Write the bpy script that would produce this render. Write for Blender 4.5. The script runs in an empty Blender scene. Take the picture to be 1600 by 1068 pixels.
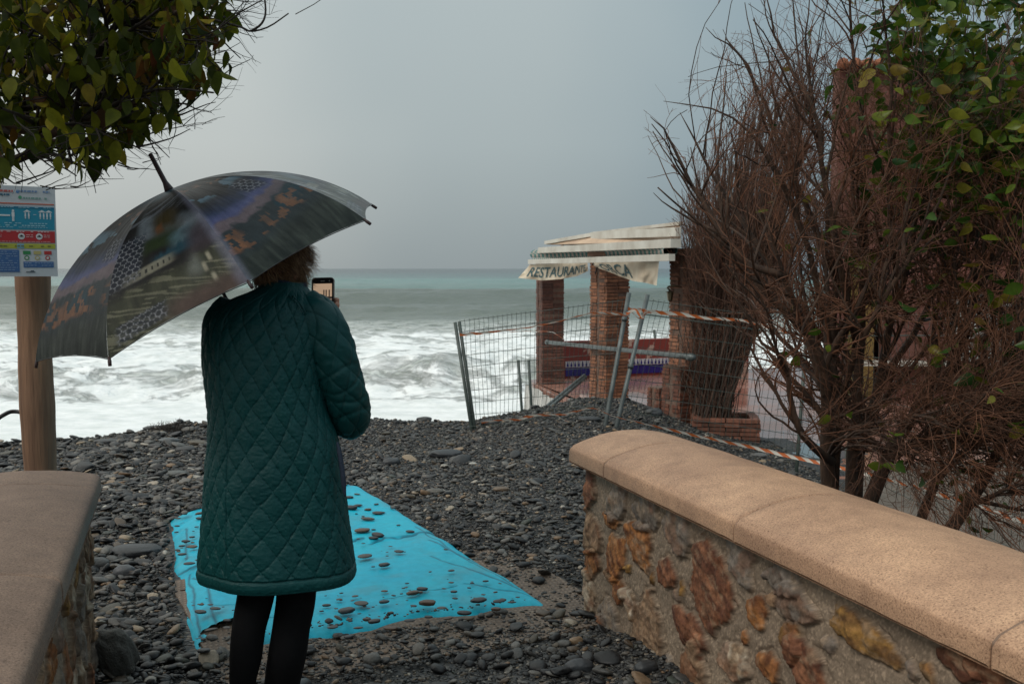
import bpy, math, random
import numpy as np
from mathutils import Vector, Matrix

rng = np.random.default_rng(7)
random.seed(7)
SC = bpy.context.scene
COL = SC.collection
R = math.radians

# ------------------------------------------------------------------ camera
F_PX = 1556.0
PITCH = math.atan(115 / 1556)
CP, SP = math.cos(PITCH), math.sin(PITCH)
EYE = np.array([0.0, 0.0, 1.55])
cam_d = bpy.data.cameras.new('camera')
cam_d.sensor_width = 36.0
cam_d.lens = 36.0 * F_PX / 1600
cam_d.clip_start = 0.05
cam_d.clip_end = 20000
cam_d.dof.use_dof = True
cam_d.dof.focus_distance = 3.7
cam_d.dof.aperture_fstop = 9.0
cam = bpy.data.objects.new('camera', cam_d)
COL.objects.link(cam)
cam.location = EYE
cam.rotation_euler = (R(90) - PITCH, 0, 0)
SC.camera = cam

# ------------------------------------------------------------------ light
SC.view_settings.view_transform = 'Standard'
SC.view_settings.look = 'None'
SC.view_settings.exposure = 0.0
SC.view_settings.gamma = 1.0
SUN_EL, SUN_AZ = R(46), R(222)     # azimuth clockwise from +Y
world = bpy.data.worlds.new('World')
SC.world = world
world.use_nodes = True
wn, wl = world.node_tree.nodes, world.node_tree.links
wn.clear()
w_out = wn.new('ShaderNodeOutputWorld')
w_bg = wn.new('ShaderNodeBackground')
w_bg.inputs[1].default_value = 1.0
w_tc = wn.new('ShaderNodeTexCoord')
w_sep = wn.new('ShaderNodeSeparateXYZ')
wl.new(w_tc.outputs['Generated'], w_sep.inputs[0])
w_ns = wn.new('ShaderNodeTexNoise')
w_ns.inputs['Scale'].default_value = 2.2
w_ns.inputs['Detail'].default_value = 3
wl.new(w_tc.outputs['Generated'], w_ns.inputs['Vector'])
w_ad = wn.new('ShaderNodeMath'); w_ad.operation = 'MULTIPLY_ADD'
wl.new(w_ns.outputs[0], w_ad.inputs[0]); w_ad.inputs[1].default_value = 0.45
wl.new(w_sep.outputs[0], w_ad.inputs[2])
w_mx = wn.new('ShaderNodeMapRange')
wl.new(w_ad.outputs[0], w_mx.inputs[0])
w_mx.inputs[1].default_value = -0.22; w_mx.inputs[2].default_value = 0.50
w_r1 = wn.new('ShaderNodeValToRGB')
wl.new(w_mx.outputs[0], w_r1.inputs[0])
w_r1.color_ramp.interpolation = 'EASE'
w_r1.color_ramp.elements[0].color = (0.57, 0.60, 0.58, 1)
w_r1.color_ramp.elements[1].color = (0.262, 0.345, 0.385, 1)
_e = w_r1.color_ramp.elements.new(0.5); _e.color = (0.39, 0.45, 0.46, 1)
w_r2 = wn.new('ShaderNodeValToRGB')
wl.new(w_sep.outputs[2], w_r2.inputs[0])
w_r2.color_ramp.elements[0].color = (0.74, 0.74, 0.745, 1)
w_r2.color_ramp.elements[1].color = (2.3, 2.2, 2.1, 1)
_e = w_r2.color_ramp.elements.new(0.12); _e.color = (0.98, 0.98, 0.98, 1)
_e = w_r2.color_ramp.elements.new(0.3); _e.color = (1.12, 1.12, 1.12, 1)
_e = w_r2.color_ramp.elements.new(0.6); _e.color = (2.1, 2.02, 1.95, 1)
w_mul = wn.new('ShaderNodeMix'); w_mul.data_type = 'RGBA'; w_mul.blend_type = 'MULTIPLY'
w_mul.inputs[0].default_value = 1.0
wl.new(w_r1.outputs[0], w_mul.inputs[6]); wl.new(w_r2.outputs[0], w_mul.inputs[7])
w_sky = wn.new('ShaderNodeTexSky')
w_sky.sky_type = 'NISHITA'
w_sky.sun_disc = False
w_sky.sun_elevation = SUN_EL
w_sky.sun_rotation = SUN_AZ
w_sky.dust_density = 8
w_add = wn.new('ShaderNodeMix'); w_add.data_type = 'RGBA'; w_add.blend_type = 'ADD'
w_add.inputs[0].default_value = 0.004
wl.new(w_mul.outputs[2], w_add.inputs[6]); wl.new(w_sky.outputs[0], w_add.inputs[7])
wl.new(w_add.outputs[2], w_bg.inputs[0])
wl.new(w_bg.outputs[0], w_out.inputs[0])
sun_d = bpy.data.lights.new('sun', 'SUN')
sun_d.energy = 1.25
sun_d.angle = R(25)
sun_d.color = (1, 0.95, 0.88)
sun = bpy.data.objects.new('sun', sun_d)
COL.objects.link(sun)
_sd = Vector((math.sin(SUN_AZ) * math.cos(SUN_EL), math.cos(SUN_AZ) * math.cos(SUN_EL), math.sin(SUN_EL)))
sun.rotation_euler = _sd.to_track_quat('Z', 'Y').to_euler()

# ------------------------------------------------------------------ helpers
def P(px, py, Y):
    """world point seen at photograph pixel (px,py), at world depth Y"""
    x = (px - 800) / F_PX; u = -(py - 534) / F_PX
    d = np.array([x, CP + u * SP, -SP + u * CP])
    return EYE + d * (Y / d[1])

def G(px, py, z=0.0):
    x = (px - 800) / F_PX; u = -(py - 534) / F_PX
    d = np.array([x, CP + u * SP, -SP + u * CP])
    return EYE + d * ((z - 1.55) / d[2])

def proj(Pt):
    d = np.asarray(Pt, float) - EYE
    f = d[..., 1] * CP - d[..., 2] * SP
    u = d[..., 1] * SP + d[..., 2] * CP
    return 800 + F_PX * d[..., 0] / f, 534 - F_PX * u / f

def _hash(i, seed):
    h = (i[..., 0] * 374761393 + i[..., 1] * 668265263 + (i[..., 2] if i.shape[-1] > 2 else 0) * 1442695041 + seed * 974634777) & 0xFFFFFFFF
    h = ((h ^ (h >> 13)) * 1274126177) & 0xFFFFFFFF
    h = (h ^ (h >> 16)) & 0xFFFFFFFF
    return h / 4294967295.0

def vnoise(p, seed=0):
    p = np.asarray(p, float)
    i = np.floor(p).astype(np.int64); f = p - i; f = f * f * (3 - 2 * f)
    d = p.shape[-1]; out = 0
    for c in range(2 ** d):
        off = np.array([(c >> k) & 1 for k in range(d)])
        w = 1
        for k in range(d):
            w = w * (f[..., k] if off[k] else 1 - f[..., k])
        out = out + w * _hash(i + off, seed)
    return out

def fbm(p, oct=4, seed=0):
    p = np.asarray(p, float); a, s, t = 1.0, 0.0, 0.0
    for k in range(oct):
        s = s + a * vnoise(p, seed + k * 17); t += a; a *= 0.5; p = p * 2.03 + 3.1
    return s / t

def N2(x, y, sx, sy=None, seed=0, oct=3):
    sy = sx if sy is None else sy
    x, y = np.broadcast_arrays(np.asarray(x, float), np.asarray(y, float))
    return fbm(np.stack([x * sx, y * sy], -1), oct, seed)

def sstep(a, b, x):
    t = np.clip((np.asarray(x, float) - a) / (b - a), 0, 1)
    return t * t * (3 - 2 * t)

def nrm(v):
    v = np.asarray(v, float)
    return v / (np.linalg.norm(v, axis=-1, keepdims=True) + 1e-12)

def tag(o, label=None, cat=None, group=None, kind=None):
    if label: o['label'] = label
    if cat: o['category'] = cat
    if group: o['group'] = group
    if kind: o['kind'] = kind
    return o

def empty(name, loc, label=None, cat=None, group=None):
    o = bpy.data.objects.new(name, None)
    COL.objects.link(o)
    o.location = tuple(float(v) for v in loc)
    o.empty_display_size = 0.1
    return tag(o, label, cat, group)

class MB:
    def __init__(s):
        s.v = []; s.q = []; s.t = []; s.c = []; s.u = []; s.n = 0
    def add(s, V, Q=None, T=None, col=None, uv=None):
        V = np.asarray(V, float).reshape(-1, 3)
        if Q is not None and len(Q): s.q.append(np.asarray(Q).reshape(-1, 4) + s.n)
        if T is not None and len(T): s.t.append(np.asarray(T).reshape(-1, 3) + s.n)
        if col is None: col = (1, 1, 1)
        c = np.asarray(col, float)
        if c.ndim == 1: c = np.tile(c, (len(V), 1))
        s.c.append(c.reshape(-1, 3))
        if uv is None: uv = np.zeros((len(V), 3))
        uv = np.asarray(uv, float).reshape(len(V), -1)
        if uv.shape[1] == 2: uv = np.hstack([uv, np.zeros((len(V), 1))])
        s.u.append(uv)
        s.v.append(V); s.n += len(V)
        return s
    def box(s, c, size, ax=None, col=None):
        """box centred c, full sizes, ax = 3 unit axes rows"""
        ax = np.eye(3) if ax is None else np.asarray(ax, float)
        h = np.array([[x, y, z] for x in (-.5, .5) for y in (-.5, .5) for z in (-.5, .5)]) * np.asarray(size, float)
        V = np.asarray(c, float) + h @ ax
        Q = [[0, 1, 3, 2], [4, 6, 7, 5], [0, 4, 5, 1], [2, 3, 7, 6], [0, 2, 6, 4], [1, 5, 7, 3]]
        return s.add(V, Q, col=col)
    def bar(s, a, b, w, h, up=(0, 0, 1), col=None):
        a = np.asarray(a, float); b = np.asarray(b, float)
        x = nrm(b - a); y = nrm(np.cross(up, x)); z = np.cross(x, y)
        return s.box((a + b) / 2, (np.linalg.norm(b - a), w, h), [x, y, z], col)
    def tubes(s, Pn, Rn, sides=6, col=None, caps=True):
        Pn = np.asarray(Pn, float); Rn = np.asarray(Rn, float)
        if Pn.ndim == 2: Pn = Pn[None]
        if Rn.ndim == 1: Rn = np.tile(Rn, (len(Pn), 1)) if len(Rn) == Pn.shape[1] else np.tile(Rn[:, None], (1, Pn.shape[1]))
        if Rn.ndim == 0: Rn = np.full(Pn.shape[:2], float(Rn))
        N, k, _ = Pn.shape
        T = np.gradient(Pn, axis=1); T = nrm(T)
        mean = nrm(T.mean(axis=1))
        ref = np.where(np.abs(mean[:, 2:3]) < 0.8, np.array([[0, 0, 1.0]]), np.array([[1.0, 0.2, 0]]))
        A = nrm(np.cross(T, ref[:, None, :])); B = np.cross(T, A)
        th = np.arange(sides) * 2 * np.pi / sides
        V = Pn[:, :, None, :] + Rn[:, :, None, None] * (np.cos(th)[None, None, :, None] * A[:, :, None, :] + np.sin(th)[None, None, :, None] * B[:, :, None, :])
        i = np.arange(N)[:, None, None] * k * sides; j = np.arange(k - 1)[None, :, None] * sides; m = np.arange(sides)[None, None, :]
        m2 = (m + 1) % sides
        Q = np.stack([i + j + m, i + j + m2, i + j + sides + m2, i + j + sides + m], -1).reshape(-1, 4)
        c = None
        if col is not None:
            c = np.asarray(col, float)
            if c.ndim == 2 and len(c) == N and N > 1: c = np.repeat(c, k * sides, axis=0)
        Tt = []
        if caps and sides <= 16:
            for e in (0, k - 1):
                for mm in range(1, sides - 1):
                    bse = np.arange(N) * k * sides + e * sides
                    tri = np.stack([bse, bse + mm, bse + mm + 1], -1)
                    Tt.append(tri if e else tri[:, ::-1])
        return s.add(V, Q, np.concatenate(Tt) if Tt else None, col=c)
    def grid(s, V, closed=False, col=None, uv=None):
        n, m = V.shape[:2]
        i = np.arange(n - 1)[:, None] * m; j = np.arange(m if closed else m - 1)[None, :]; j2 = (j + 1) % m
        Q = np.stack([i + j, i + j2, i + m + j2, i + m + j], -1).reshape(-1, 4)
        return s.add(V, Q, col=None if col is None else (col if np.ndim(col) == 1 else np.asarray(col).reshape(-1, 3)), uv=None if uv is None else np.asarray(uv).reshape(n * m, -1))
    def prism(s, poly, z0, z1, col=None):
        poly = np.asarray(poly, float); n = len(poly)
        V = np.vstack([np.c_[poly, np.broadcast_to(z0, n)], np.c_[poly, np.broadcast_to(z1, n)]])
        Q = [[i, (i + 1) % n, n + (i + 1) % n, n + i] for i in range(n)]
        T = [[n, n + i, n + i + 1] for i in range(1, n - 1)] + [[0, i + 1, i] for i in range(1, n - 1)]
        return s.add(V, Q, T, col=col)
    def build(s, name, mat, parent=None, smooth=True, colors=False, uvs=False):
        V = np.concatenate(s.v)
        if parent is not None: V = V - np.array(parent_loc(parent))
        Q = np.concatenate(s.q) if s.q else np.zeros((0, 4), int)
        T = np.concatenate(s.t) if s.t else np.zeros((0, 3), int)
        me = bpy.data.meshes.new(name)
        me.vertices.add(len(V)); me.vertices.foreach_set('co', V.astype(np.float32).ravel())
        me.loops.add(Q.size + T.size); me.loops.foreach_set('vertex_index', np.concatenate([Q.ravel(), T.ravel()]).astype(np.int32))
        me.polygons.add(len(Q) + len(T))
        ls = np.concatenate([np.arange(len(Q)) * 4, len(Q) * 4 + np.arange(len(T)) * 3]).astype(np.int32)
        me.polygons.foreach_set('loop_start', ls)
        me.polygons.foreach_set('use_smooth', np.full(len(Q) + len(T), smooth))
        me.update(calc_edges=True)
        if colors:
            a = me.attributes.new('col', 'FLOAT_COLOR', 'POINT')
            c = np.concatenate(s.c); a.data.foreach_set('color', np.hstack([c, np.ones((len(c), 1))]).astype(np.float32).ravel())
        if uvs:
            a = me.attributes.new('uvc', 'FLOAT_VECTOR', 'POINT')
            a.data.foreach_set('vector', np.concatenate(s.u).astype(np.float32).ravel())
        if mat is not None: me.materials.append(mat)
        o = bpy.data.objects.new(name, me)
        COL.objects.link(o)
        if parent is not None: o.parent = parent
        return o

def parent_loc(o):
    l = np.array(o.location, float)
    while o.parent is not None:
        o = o.parent; l = l + np.array(o.location, float)
    return l

def smoothpath(pts, n):
    """Catmull-Rom resample"""
    p = np.asarray(pts, float); p = np.vstack([2 * p[0] - p[1], p, 2 * p[-1] - p[-2]])
    m = len(p) - 3; t = np.linspace(0, m - 1e-9, n); i = t.astype(int); f = (t - i)[:, None]
    a, b, c, d = p[i], p[i + 1], p[i + 2], p[i + 3]
    return 0.5 * ((2 * b) + (-a + c) * f + (2 * a - 5 * b + 4 * c - d) * f ** 2 + (-a + 3 * b - 3 * c + d) * f ** 3)

# ------------------------------------------------------------------ materials
MATS = {}
def new_mat(name):
    m = bpy.data.materials.new(name); m.use_nodes = True
    n = m.node_tree.nodes; b = n['Principled BSDF']
    return m, n, m.node_tree.links, b

def ramp(n, l, src, stops, interp='LINEAR'):
    r = n.new('ShaderNodeValToRGB'); r.color_ramp.interpolation = interp
    e = r.color_ramp.elements
    while len(e) > 1: e.remove(e[-1])
    e[0].position = stops[0][0]; e[0].color = (*stops[0][1], 1)
    for p_, c_ in stops[1:]:
        x = e.new(p_); x.color = (*c_, 1)
    l.new(src, r.inputs[0]); return r.outputs[0]

def mixc(n, l, f, a, b, mode='MIX'):
    m = n.new('ShaderNodeMix'); m.data_type = 'RGBA'; m.blend_type = mode
    for sock, v in ((m.inputs[0], f), (m.inputs[6], a), (m.inputs[7], b)):
        if isinstance(v, (int, float)): sock.default_value = v
        elif isinstance(v, tuple): sock.default_value = (*v, 1)
        else: l.new(v, sock)
    return m.outputs[2]

def mth(n, l, op, a, b=0.0, c=0.0):
    m = n.new('ShaderNodeMath'); m.operation = op
    for k, v in enumerate((a, b, c)):
        if isinstance(v, (int, float)): m.inputs[k].default_value = v
        else: l.new(v, m.inputs[k])
    return m.outputs[0]

def noise(n, l, scale, detail=4, rough=0.55, vec=None, dist=0.0, stretch=None):
    t = n.new('ShaderNodeTexNoise'); t.inputs['Scale'].default_value = scale
    t.inputs['Detail'].default_value = detail; t.inputs['Roughness'].default_value = rough
    t.inputs['Distortion'].default_value = dist
    if vec is None:
        vec = n.new('ShaderNodeTexCoord').outputs['Object']
    if stretch:
        mp = n.new('ShaderNodeMapping'); mp.inputs['Scale'].default_value = stretch; l.new(vec, mp.inputs[0]); vec = mp.outputs[0]
    l.new(vec, t.inputs['Vector']); return t.outputs[0]

def bump(n, l, b, h, strength=0.5, dist=0.01, normal=None):
    bn = n.new('ShaderNodeBump'); bn.inputs['Strength'].default_value = strength; bn.inputs['Distance'].default_value = dist
    l.new(h, bn.inputs['Height'])
    if normal is not None: l.new(normal, bn.inputs['Normal'])
    if b is not None: l.new(bn.outputs[0], b.inputs['Normal'])
    return bn.outputs[0]

def attr(n, name, out='Color'):
    a = n.new('ShaderNodeAttribute'); a.attribute_name = name; return a.outputs[out]

def simple(name, c1, c2=None, scale=8, rough=0.6, bmp=0.3, bdist=0.004, metal=0.0, stretch=None, detail=5, spec=0.5, bscale=None):
    m, n, l, b = new_mat(name)
    c2 = c2 or tuple(x * 0.6 for x in c1)
    f = noise(n, l, scale, detail, stretch=stretch)
    l.new(ramp(n, l, f, [(0.3, c2), (0.7, c1)]), b.inputs['Base Color'])
    g = noise(n, l, bscale or scale * 5, 4, stretch=stretch)
    bump(n, l, b, g, bmp, bdist)
    b.inputs['Roughness'].default_value = rough; b.inputs['Metallic'].default_value = metal
    b.inputs['Specular IOR Level'].default_value = spec
    return m

def colmat(name, scale=30, var=0.35, rough=0.7, bmp=0.4, bdist=0.003, spec=0.4, stretch=None, metal=0.0):
    """colour from the mesh's own 'col' attribute, broken up by noise"""
    m, n, l, b = new_mat(name)
    f = noise(n, l, scale, 5, stretch=stretch)
    v = ramp(n, l, f, [(0.25, (1 - var,) * 3), (0.75, (1 + var * .6,) * 3)])
    l.new(mixc(n, l, 1.0, attr(n, 'col'), v, 'MULTIPLY'), b.inputs['Base Color'])
    bump(n, l, b, f, bmp, bdist)
    b.inputs['Roughness'].default_value = rough; b.inputs['Specular IOR Level'].default_value = spec
    b.inputs['Metallic'].default_value = metal
    return m

M = {}
M['steel'] = simple('galvanised_steel', (0.14, 0.16, 0.16), (0.06, 0.07, 0.07), 12, 0.5, 0.2, 0.002, metal=0.4)
M['wire'] = simple('green_coated_wire', (0.055, 0.075, 0.065), (0.03, 0.04, 0.035), 12, 0.5, 0.1, 0.001)
M['white_metal'] = simple('white_painted_metal', (0.62, 0.60, 0.54), (0.42, 0.38, 0.32), 3, 0.5, 0.2, 0.002)
M['canvas'] = simple('faded_canvas', (0.55, 0.40, 0.28), (0.40, 0.28, 0.20), 4, 0.8, 0.3, 0.004)
M['black'] = simple('black_plastic', (0.012, 0.012, 0.014), (0.008, 0.008, 0.009), 10, 0.35, 0.1, 0.001)
M['brick'] = colmat('thin_brick', 22, 0.45, 0.75, 0.6, 0.006)
M['print'] = colmat('printed_sign', 60, 0.04, 0.35, 0.02, 0.0005)
M['wood'] = simple('weathered_log', (0.30, 0.165, 0.095), (0.10, 0.052, 0.030), 3.2, 0.75, 0.9, 0.008, stretch=(7, 7, 0.5), bscale=9, detail=9)
M['bark'] = simple('shrub_bark', (0.085, 0.045, 0.026), (0.022, 0.012, 0.008), 14, 0.8, 0.9, 0.008, stretch=(2, 2, .6), bscale=50)
M['twig'] = simple('shrub_twigs', (0.20, 0.080, 0.038), (0.040, 0.018, 0.011), 2, 0.75, 0.1, 0.001)
M['twig_far'] = simple('dead_cypress_twigs', (0.21, 0.095, 0.060), (0.09, 0.044, 0.030), 2, 0.85, 0.1, 0.001)
M['twig_dark'] = simple('dark_twigs', (0.030, 0.020, 0.014), (0.012, 0.009, 0.007), 3, 0.8, 0.1, 0.001)
M['stone'] = None

def leaf_mat(name, stops, trans=0.35, rough=0.42):
    m, n, l, b = new_mat(name)
    geo = n.new('ShaderNodeNewGeometry')
    c = ramp(n, l, geo.outputs['Random Per Island'], stops)
    f = noise(n, l, 40, 3)
    c = mixc(n, l, 1.0, c, ramp(n, l, f, [(0.3, (0.7, 0.7, 0.7)), (0.7, (1.15, 1.15, 1.1))]), 'MULTIPLY')
    l.new(c, b.inputs['Base Color']); b.inputs['Roughness'].default_value = rough; b.inputs['Specular IOR Level'].default_value = .22
    tr = n.new('ShaderNodeBsdfTranslucent'); l.new(c, tr.inputs[0])
    mx = n.new('ShaderNodeMixShader'); mx.inputs[0].default_value = trans
    l.new(b.outputs[0], mx.inputs[1]); l.new(tr.outputs[0], mx.inputs[2])
    l.new(mx.outputs[0], n['Material Output'].inputs[0])
    return m
M['leaf_left'] = leaf_mat('olive_leaves', [(0.0, (0.020, 0.034, 0.005)), (0.40, (0.070, 0.090, 0.008)), (0.74, (0.19, 0.19, 0.012)), (0.84, (0.07, 0.022, 0.010)), (0.92, (0.34, 0.28, 0.015)), (1.0, (0.12, 0.10, 0.02))], rough=.6, trans=.5)
M['leaf_right'] = leaf_mat('green_leaves', [(0.0, (0.018, 0.05, 0.012)), (0.5, (0.06, 0.115, 0.014)), (0.8, (0.15, 0.18, 0.018)), (0.95, (0.24, 0.19, 0.03)), (1.0, (0.11, 0.05, 0.02))], rough=0.3)

# ------------------------------------------------------------------ terrain
DW = nrm([-0.452, 0.892]); UW = nrm([0.944, 0.328])      # along / across the blue walkway
MA, MBp, MC, MD = np.array([-1.297, 3.86]), np.array([0.187, 4.40]), np.array([-1.203, 7.10]), np.array([-2.127, 6.01])
WDIR = nrm([0.3175, -0.948])                              # walls run toward the camera
WNRM = np.array([0.948, 0.3175])
RW0 = np.array([0.253, 4.332]); LW0 = np.array([-1.562, 3.735])

def height(x, y):
    x = np.asarray(x, float); y = np.asarray(y, float)
    cx = [-9, -4.76, -3.86, -3.44, -3.0, -1.41, -.45, -.1, .25, .7, 1.3, 2.0, 3.0, 4.5, 9]
    cz = [-.35, -.26, -.15, -.03, -.09, -.02, -.04, .03, .09, .12, .05, -.22, -.44, -.5, -.55]
    crest = np.interp(x, cx, cz)
    w = sstep(6.0, 9.6, y)
    # ground falls away to the right behind the wall
    dx = (x - (0.85 + (4.4 - y) * 0.33 * (y < 4.4)))
    side = -0.42 * sstep(0.35, 2.6, dx) * sstep(2.0, 5.0, y)
    z = side * (1 - w) + crest * w
    z = z + 0.05 * (N2(x, y, 0.9, seed=3) - 0.5) + 0.03 * (N2(x, y, 3.5, seed=4) - 0.5)
    # pebbles piled against the right wall
    dr = -((x - RW0[0]) * WNRM[0] + (y - RW0[1]) * WNRM[1])
    z = z + 0.13 * np.exp(-np.clip(dr, 0, 9) / 0.35) * sstep(4.6, 3.4, y) * (dr > -0.6)
    cy = np.interp(x, [-9, 0.2, 0.9, 1.6, 12], [10.3, 10.3, 11.0, 11.6, 11.6])
    fall = np.clip(y - cy, 0, None)
    z = z - 0.42 * fall ** 1.15 * (y < 400)
    return np.maximum(z, -5.0)

def nonuni(lo, a, b, hi, d, k):
    core = np.arange(a, b + d / 2, d)
    l = a - np.geomspace(d, a - lo, k)[::-1]; h = b + np.geomspace(d, hi - b, k)
    return np.concatenate([l, core, h])
xs = nonuni(-9000, -7, 7, 9000, 0.05, 34); ys = nonuni(-400, 0.5, 13, 9000, 0.05, 34)
X, Y = np.meshgrid(xs, ys)
Z = height(X, Y)
Z = np.where(Y > 60, -5.0, Z)
m, n, l, b = new_mat('dark_gravel')
v = n.new('ShaderNodeTexVoronoi'); v.inputs['Scale'].default_value = 55
tc = n.new('ShaderNodeTexCoord'); mp = n.new('ShaderNodeMapping'); mp.inputs['Scale'].default_value = (0.8, 1.1, 1); l.new(tc.outputs['Object'], mp.inputs[0]); l.new(mp.outputs[0], v.inputs['Vector'])
sp = n.new('ShaderNodeSeparateColor'); l.new(v.outputs['Color'], sp.inputs[0])
c = ramp(n, l, sp.outputs[0], [(0, (0.008, 0.009, 0.010)), (0.6, (0.022, 0.023, 0.024)), (0.9, (0.045, 0.042, 0.036)), (1, (0.15, 0.12, 0.09))])
l.new(c, b.inputs['Base Color']); b.inputs['Roughness'].default_value = 0.55
inv = mth(n, l, 'SUBTRACT', 1.0, v.outputs['Distance'])
bump(n, l, b, inv, 1.0, 0.012)
M['gravel'] = m
tag(MB().grid(np.stack([X, Y, Z], -1)).build('ground', M['gravel']), kind='structure')

# ------------------------------------------------------------------ sea
SEA = -1.9
r_ = np.geomspace(12.5, 9000, 620); c_ = np.linspace(-1.25, 1.25, 460)
YY = r_[:, None] + 0 * c_[None]; XX = c_[None] * (r_[:, None] + 8)
def crestw(y, c, wf, wb):
    d = y - c
    return np.where(d < 0, np.exp(-(d / wf) ** 2), np.exp(-(d / wb) ** 2))
ww = YY + 2.2 * (N2(XX, YY, 0.07, 0.02, 11) - 0.5)
zz = SEA + 0 * YY
mod = 0.55 + 0.9 * N2(XX, YY, 0.10, 0.02, 12)
zz += 0.75 * mod * crestw(ww, 27.8, 1.3, 4.0)
zz += 0.22 * mod * crestw(ww, 36, 1.5, 3.5)
zz += 0.35 * (0.4 + N2(XX, YY, 0.06, 0.02, 13)) * crestw(ww, 46, 2.0, 5)
zz += 0.35 * (0.4 + N2(XX, YY, 0.05, 0.02, 14)) * crestw(ww, 60, 3.0, 7)
zz += 1.55 * (0.75 + 0.5 * N2(XX, YY, 0.02, 0.01, 15)) * crestw(YY + 6 * (N2(XX, YY, .02, .0, 16) - .5), 96, 6, 22)
zz += 0.6 * (0.5 + N2(XX, YY, 0.03, 0.01, 19)) * crestw(YY + 5 * (N2(XX, YY, .03, .0, 20) - .5), 76, 3.5, 9)
zz += 0.8 * crestw(YY + 14 * (N2(XX, YY, .012, .0, 17) - .5), 160, 14, 30)
zz += 0.7 * crestw(YY + 30 * (N2(XX, YY, .008, .0, 18) - .5), 260, 20, 40)
near = sstep(24, 27, YY) * (1 - 0.35 * sstep(34, 62, YY)) * sstep(130, 60, YY)
zz += near * (0.50 * (N2(XX, YY, 0.5, 0.8, 21, 5) - 0.5) + 0.30 * (N2(XX, YY, 1.9, 2.4, 22, 4) - 0.5) + .22 * crestw(YY, 27.5, 2.5, 4) * (N2(XX, YY, 2.2, 3, 25, 4) - .5))
zz += 0.02 * (N2(XX, YY, .6, 1, 24, 3) - .5) * sstep(25, 20, YY)
far_ = sstep(55, 80, YY) * sstep(900, 300, YY)
zz += far_ * (0.55 * (N2(XX, YY, 0.12, 0.45, 23, 5) - 0.5))
zz -= 0.25 * sstep(16, 12, YY)
m, n, l, b = new_mat('stormy_sea')
geo = n.new('ShaderNodeNewGeometry'); sx = n.new('ShaderNodeSeparateXYZ'); l.new(geo.outputs['Position'], sx.inputs[0])
nz = noise(n, l, 0.06, 3, vec=geo.outputs['Position'], stretch=(0.35, 1, 1))
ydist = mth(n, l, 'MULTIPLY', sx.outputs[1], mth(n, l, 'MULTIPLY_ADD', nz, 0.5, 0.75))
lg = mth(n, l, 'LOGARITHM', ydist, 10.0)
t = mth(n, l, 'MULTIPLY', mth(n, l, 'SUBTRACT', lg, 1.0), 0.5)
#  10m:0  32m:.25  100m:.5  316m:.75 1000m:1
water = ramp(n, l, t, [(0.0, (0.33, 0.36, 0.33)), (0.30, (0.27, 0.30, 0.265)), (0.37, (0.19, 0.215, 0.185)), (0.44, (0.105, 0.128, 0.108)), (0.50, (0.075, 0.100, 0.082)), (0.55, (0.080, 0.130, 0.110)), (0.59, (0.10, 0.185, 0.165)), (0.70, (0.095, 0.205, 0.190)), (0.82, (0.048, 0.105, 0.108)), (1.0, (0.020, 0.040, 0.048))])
lg2 = mth(n, l, 'MULTIPLY', mth(n, l, 'SUBTRACT', mth(n, l, 'LOGARITHM', sx.outputs[1], 10.0), 1.0), 0.5)
th = ramp(n, l, lg2, [(0.155, (-.3,) * 3), (0.190, (0.15,) * 3), (0.205, (0.42,) * 3), (0.232, (0.43,) * 3), (0.25, (0.34,) * 3), (0.30, (0.37,) * 3), (0.35, (0.45,) * 3), (0.378, (0.60,) * 3), (0.42, (0.85,) * 3), (1, (0.9,) * 3)])
nf1 = noise(n, l, 1.15, 11, 0.70, vec=geo.outputs['Position'], dist=0.7, stretch=(0.55, 0.9, 1.0))
fm = n.new('ShaderNodeMapRange'); fm.interpolation_type = 'SMOOTHSTEP'
l.new(mth(n, l, 'SUBTRACT', nf1, th), fm.inputs[0]); fm.inputs[1].default_value = -0.11; fm.inputs[2].default_value = 0.10
# lacy veins
vo = n.new('ShaderNodeTexVoronoi'); vo.feature = 'DISTANCE_TO_EDGE'; vo.inputs['Scale'].default_value = 1.1
wv = n.new('ShaderNodeMapping'); wv.inputs['Scale'].default_value = (0.6, 1.2, 1)
nv = n.new('ShaderNodeTexNoise'); nv.inputs['Scale'].default_value = 0.9; nv.inputs['Detail'].default_value = 5; l.new(geo.outputs['Position'], nv.inputs['Vector'])
va = n.new('ShaderNodeVectorMath'); va.operation = 'MULTIPLY_ADD'; l.new(nv.outputs['Color'], va.inputs[0]); va.inputs[1].default_value = (1.6, 1.6, 1.6); l.new(geo.outputs['Position'], va.inputs[2])
l.new(va.outputs[0], wv.inputs[0]); l.new(wv.outputs[0], vo.inputs['Vector'])
lace = ramp(n, l, vo.outputs['Distance'], [(0.0, (1,) * 3), (0.12, (0.55,) * 3), (0.4, (0.0,) * 3)])
inz = ramp(n, l, lg2, [(0.16, (0,) * 3), (0.20, (1,) * 3), (0.375, (1,) * 3), (0.40, (0,) * 3)])
lace = mixc(n, l, 1.0, lace, inz, 'MULTIPLY')
fmask = mth(n, l, 'MAXIMUM', fm.outputs[0], mth(n, l, 'MULTIPLY', lace, 0.55))
foamc = ramp(n, l, noise(n, l, 1.6, 6, vec=geo.outputs['Position']), [(0.3, (0.72, 0.75, 0.74)), (0.6, (0.90, 0.91, 0.91))])
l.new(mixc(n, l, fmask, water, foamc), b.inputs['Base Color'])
rr = mth(n, l, 'MULTIPLY_ADD', fmask, 0.5, 0.20); l.new(rr, b.inputs['Roughness'])
b.inputs['IOR'].default_value = 1.33
b.inputs['Specular IOR Level'].default_value = 0.5
h1 = noise(n, l, 0.8, 8, 0.6, vec=geo.outputs['Position'], stretch=(0.5, 1.3, 1))
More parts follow.
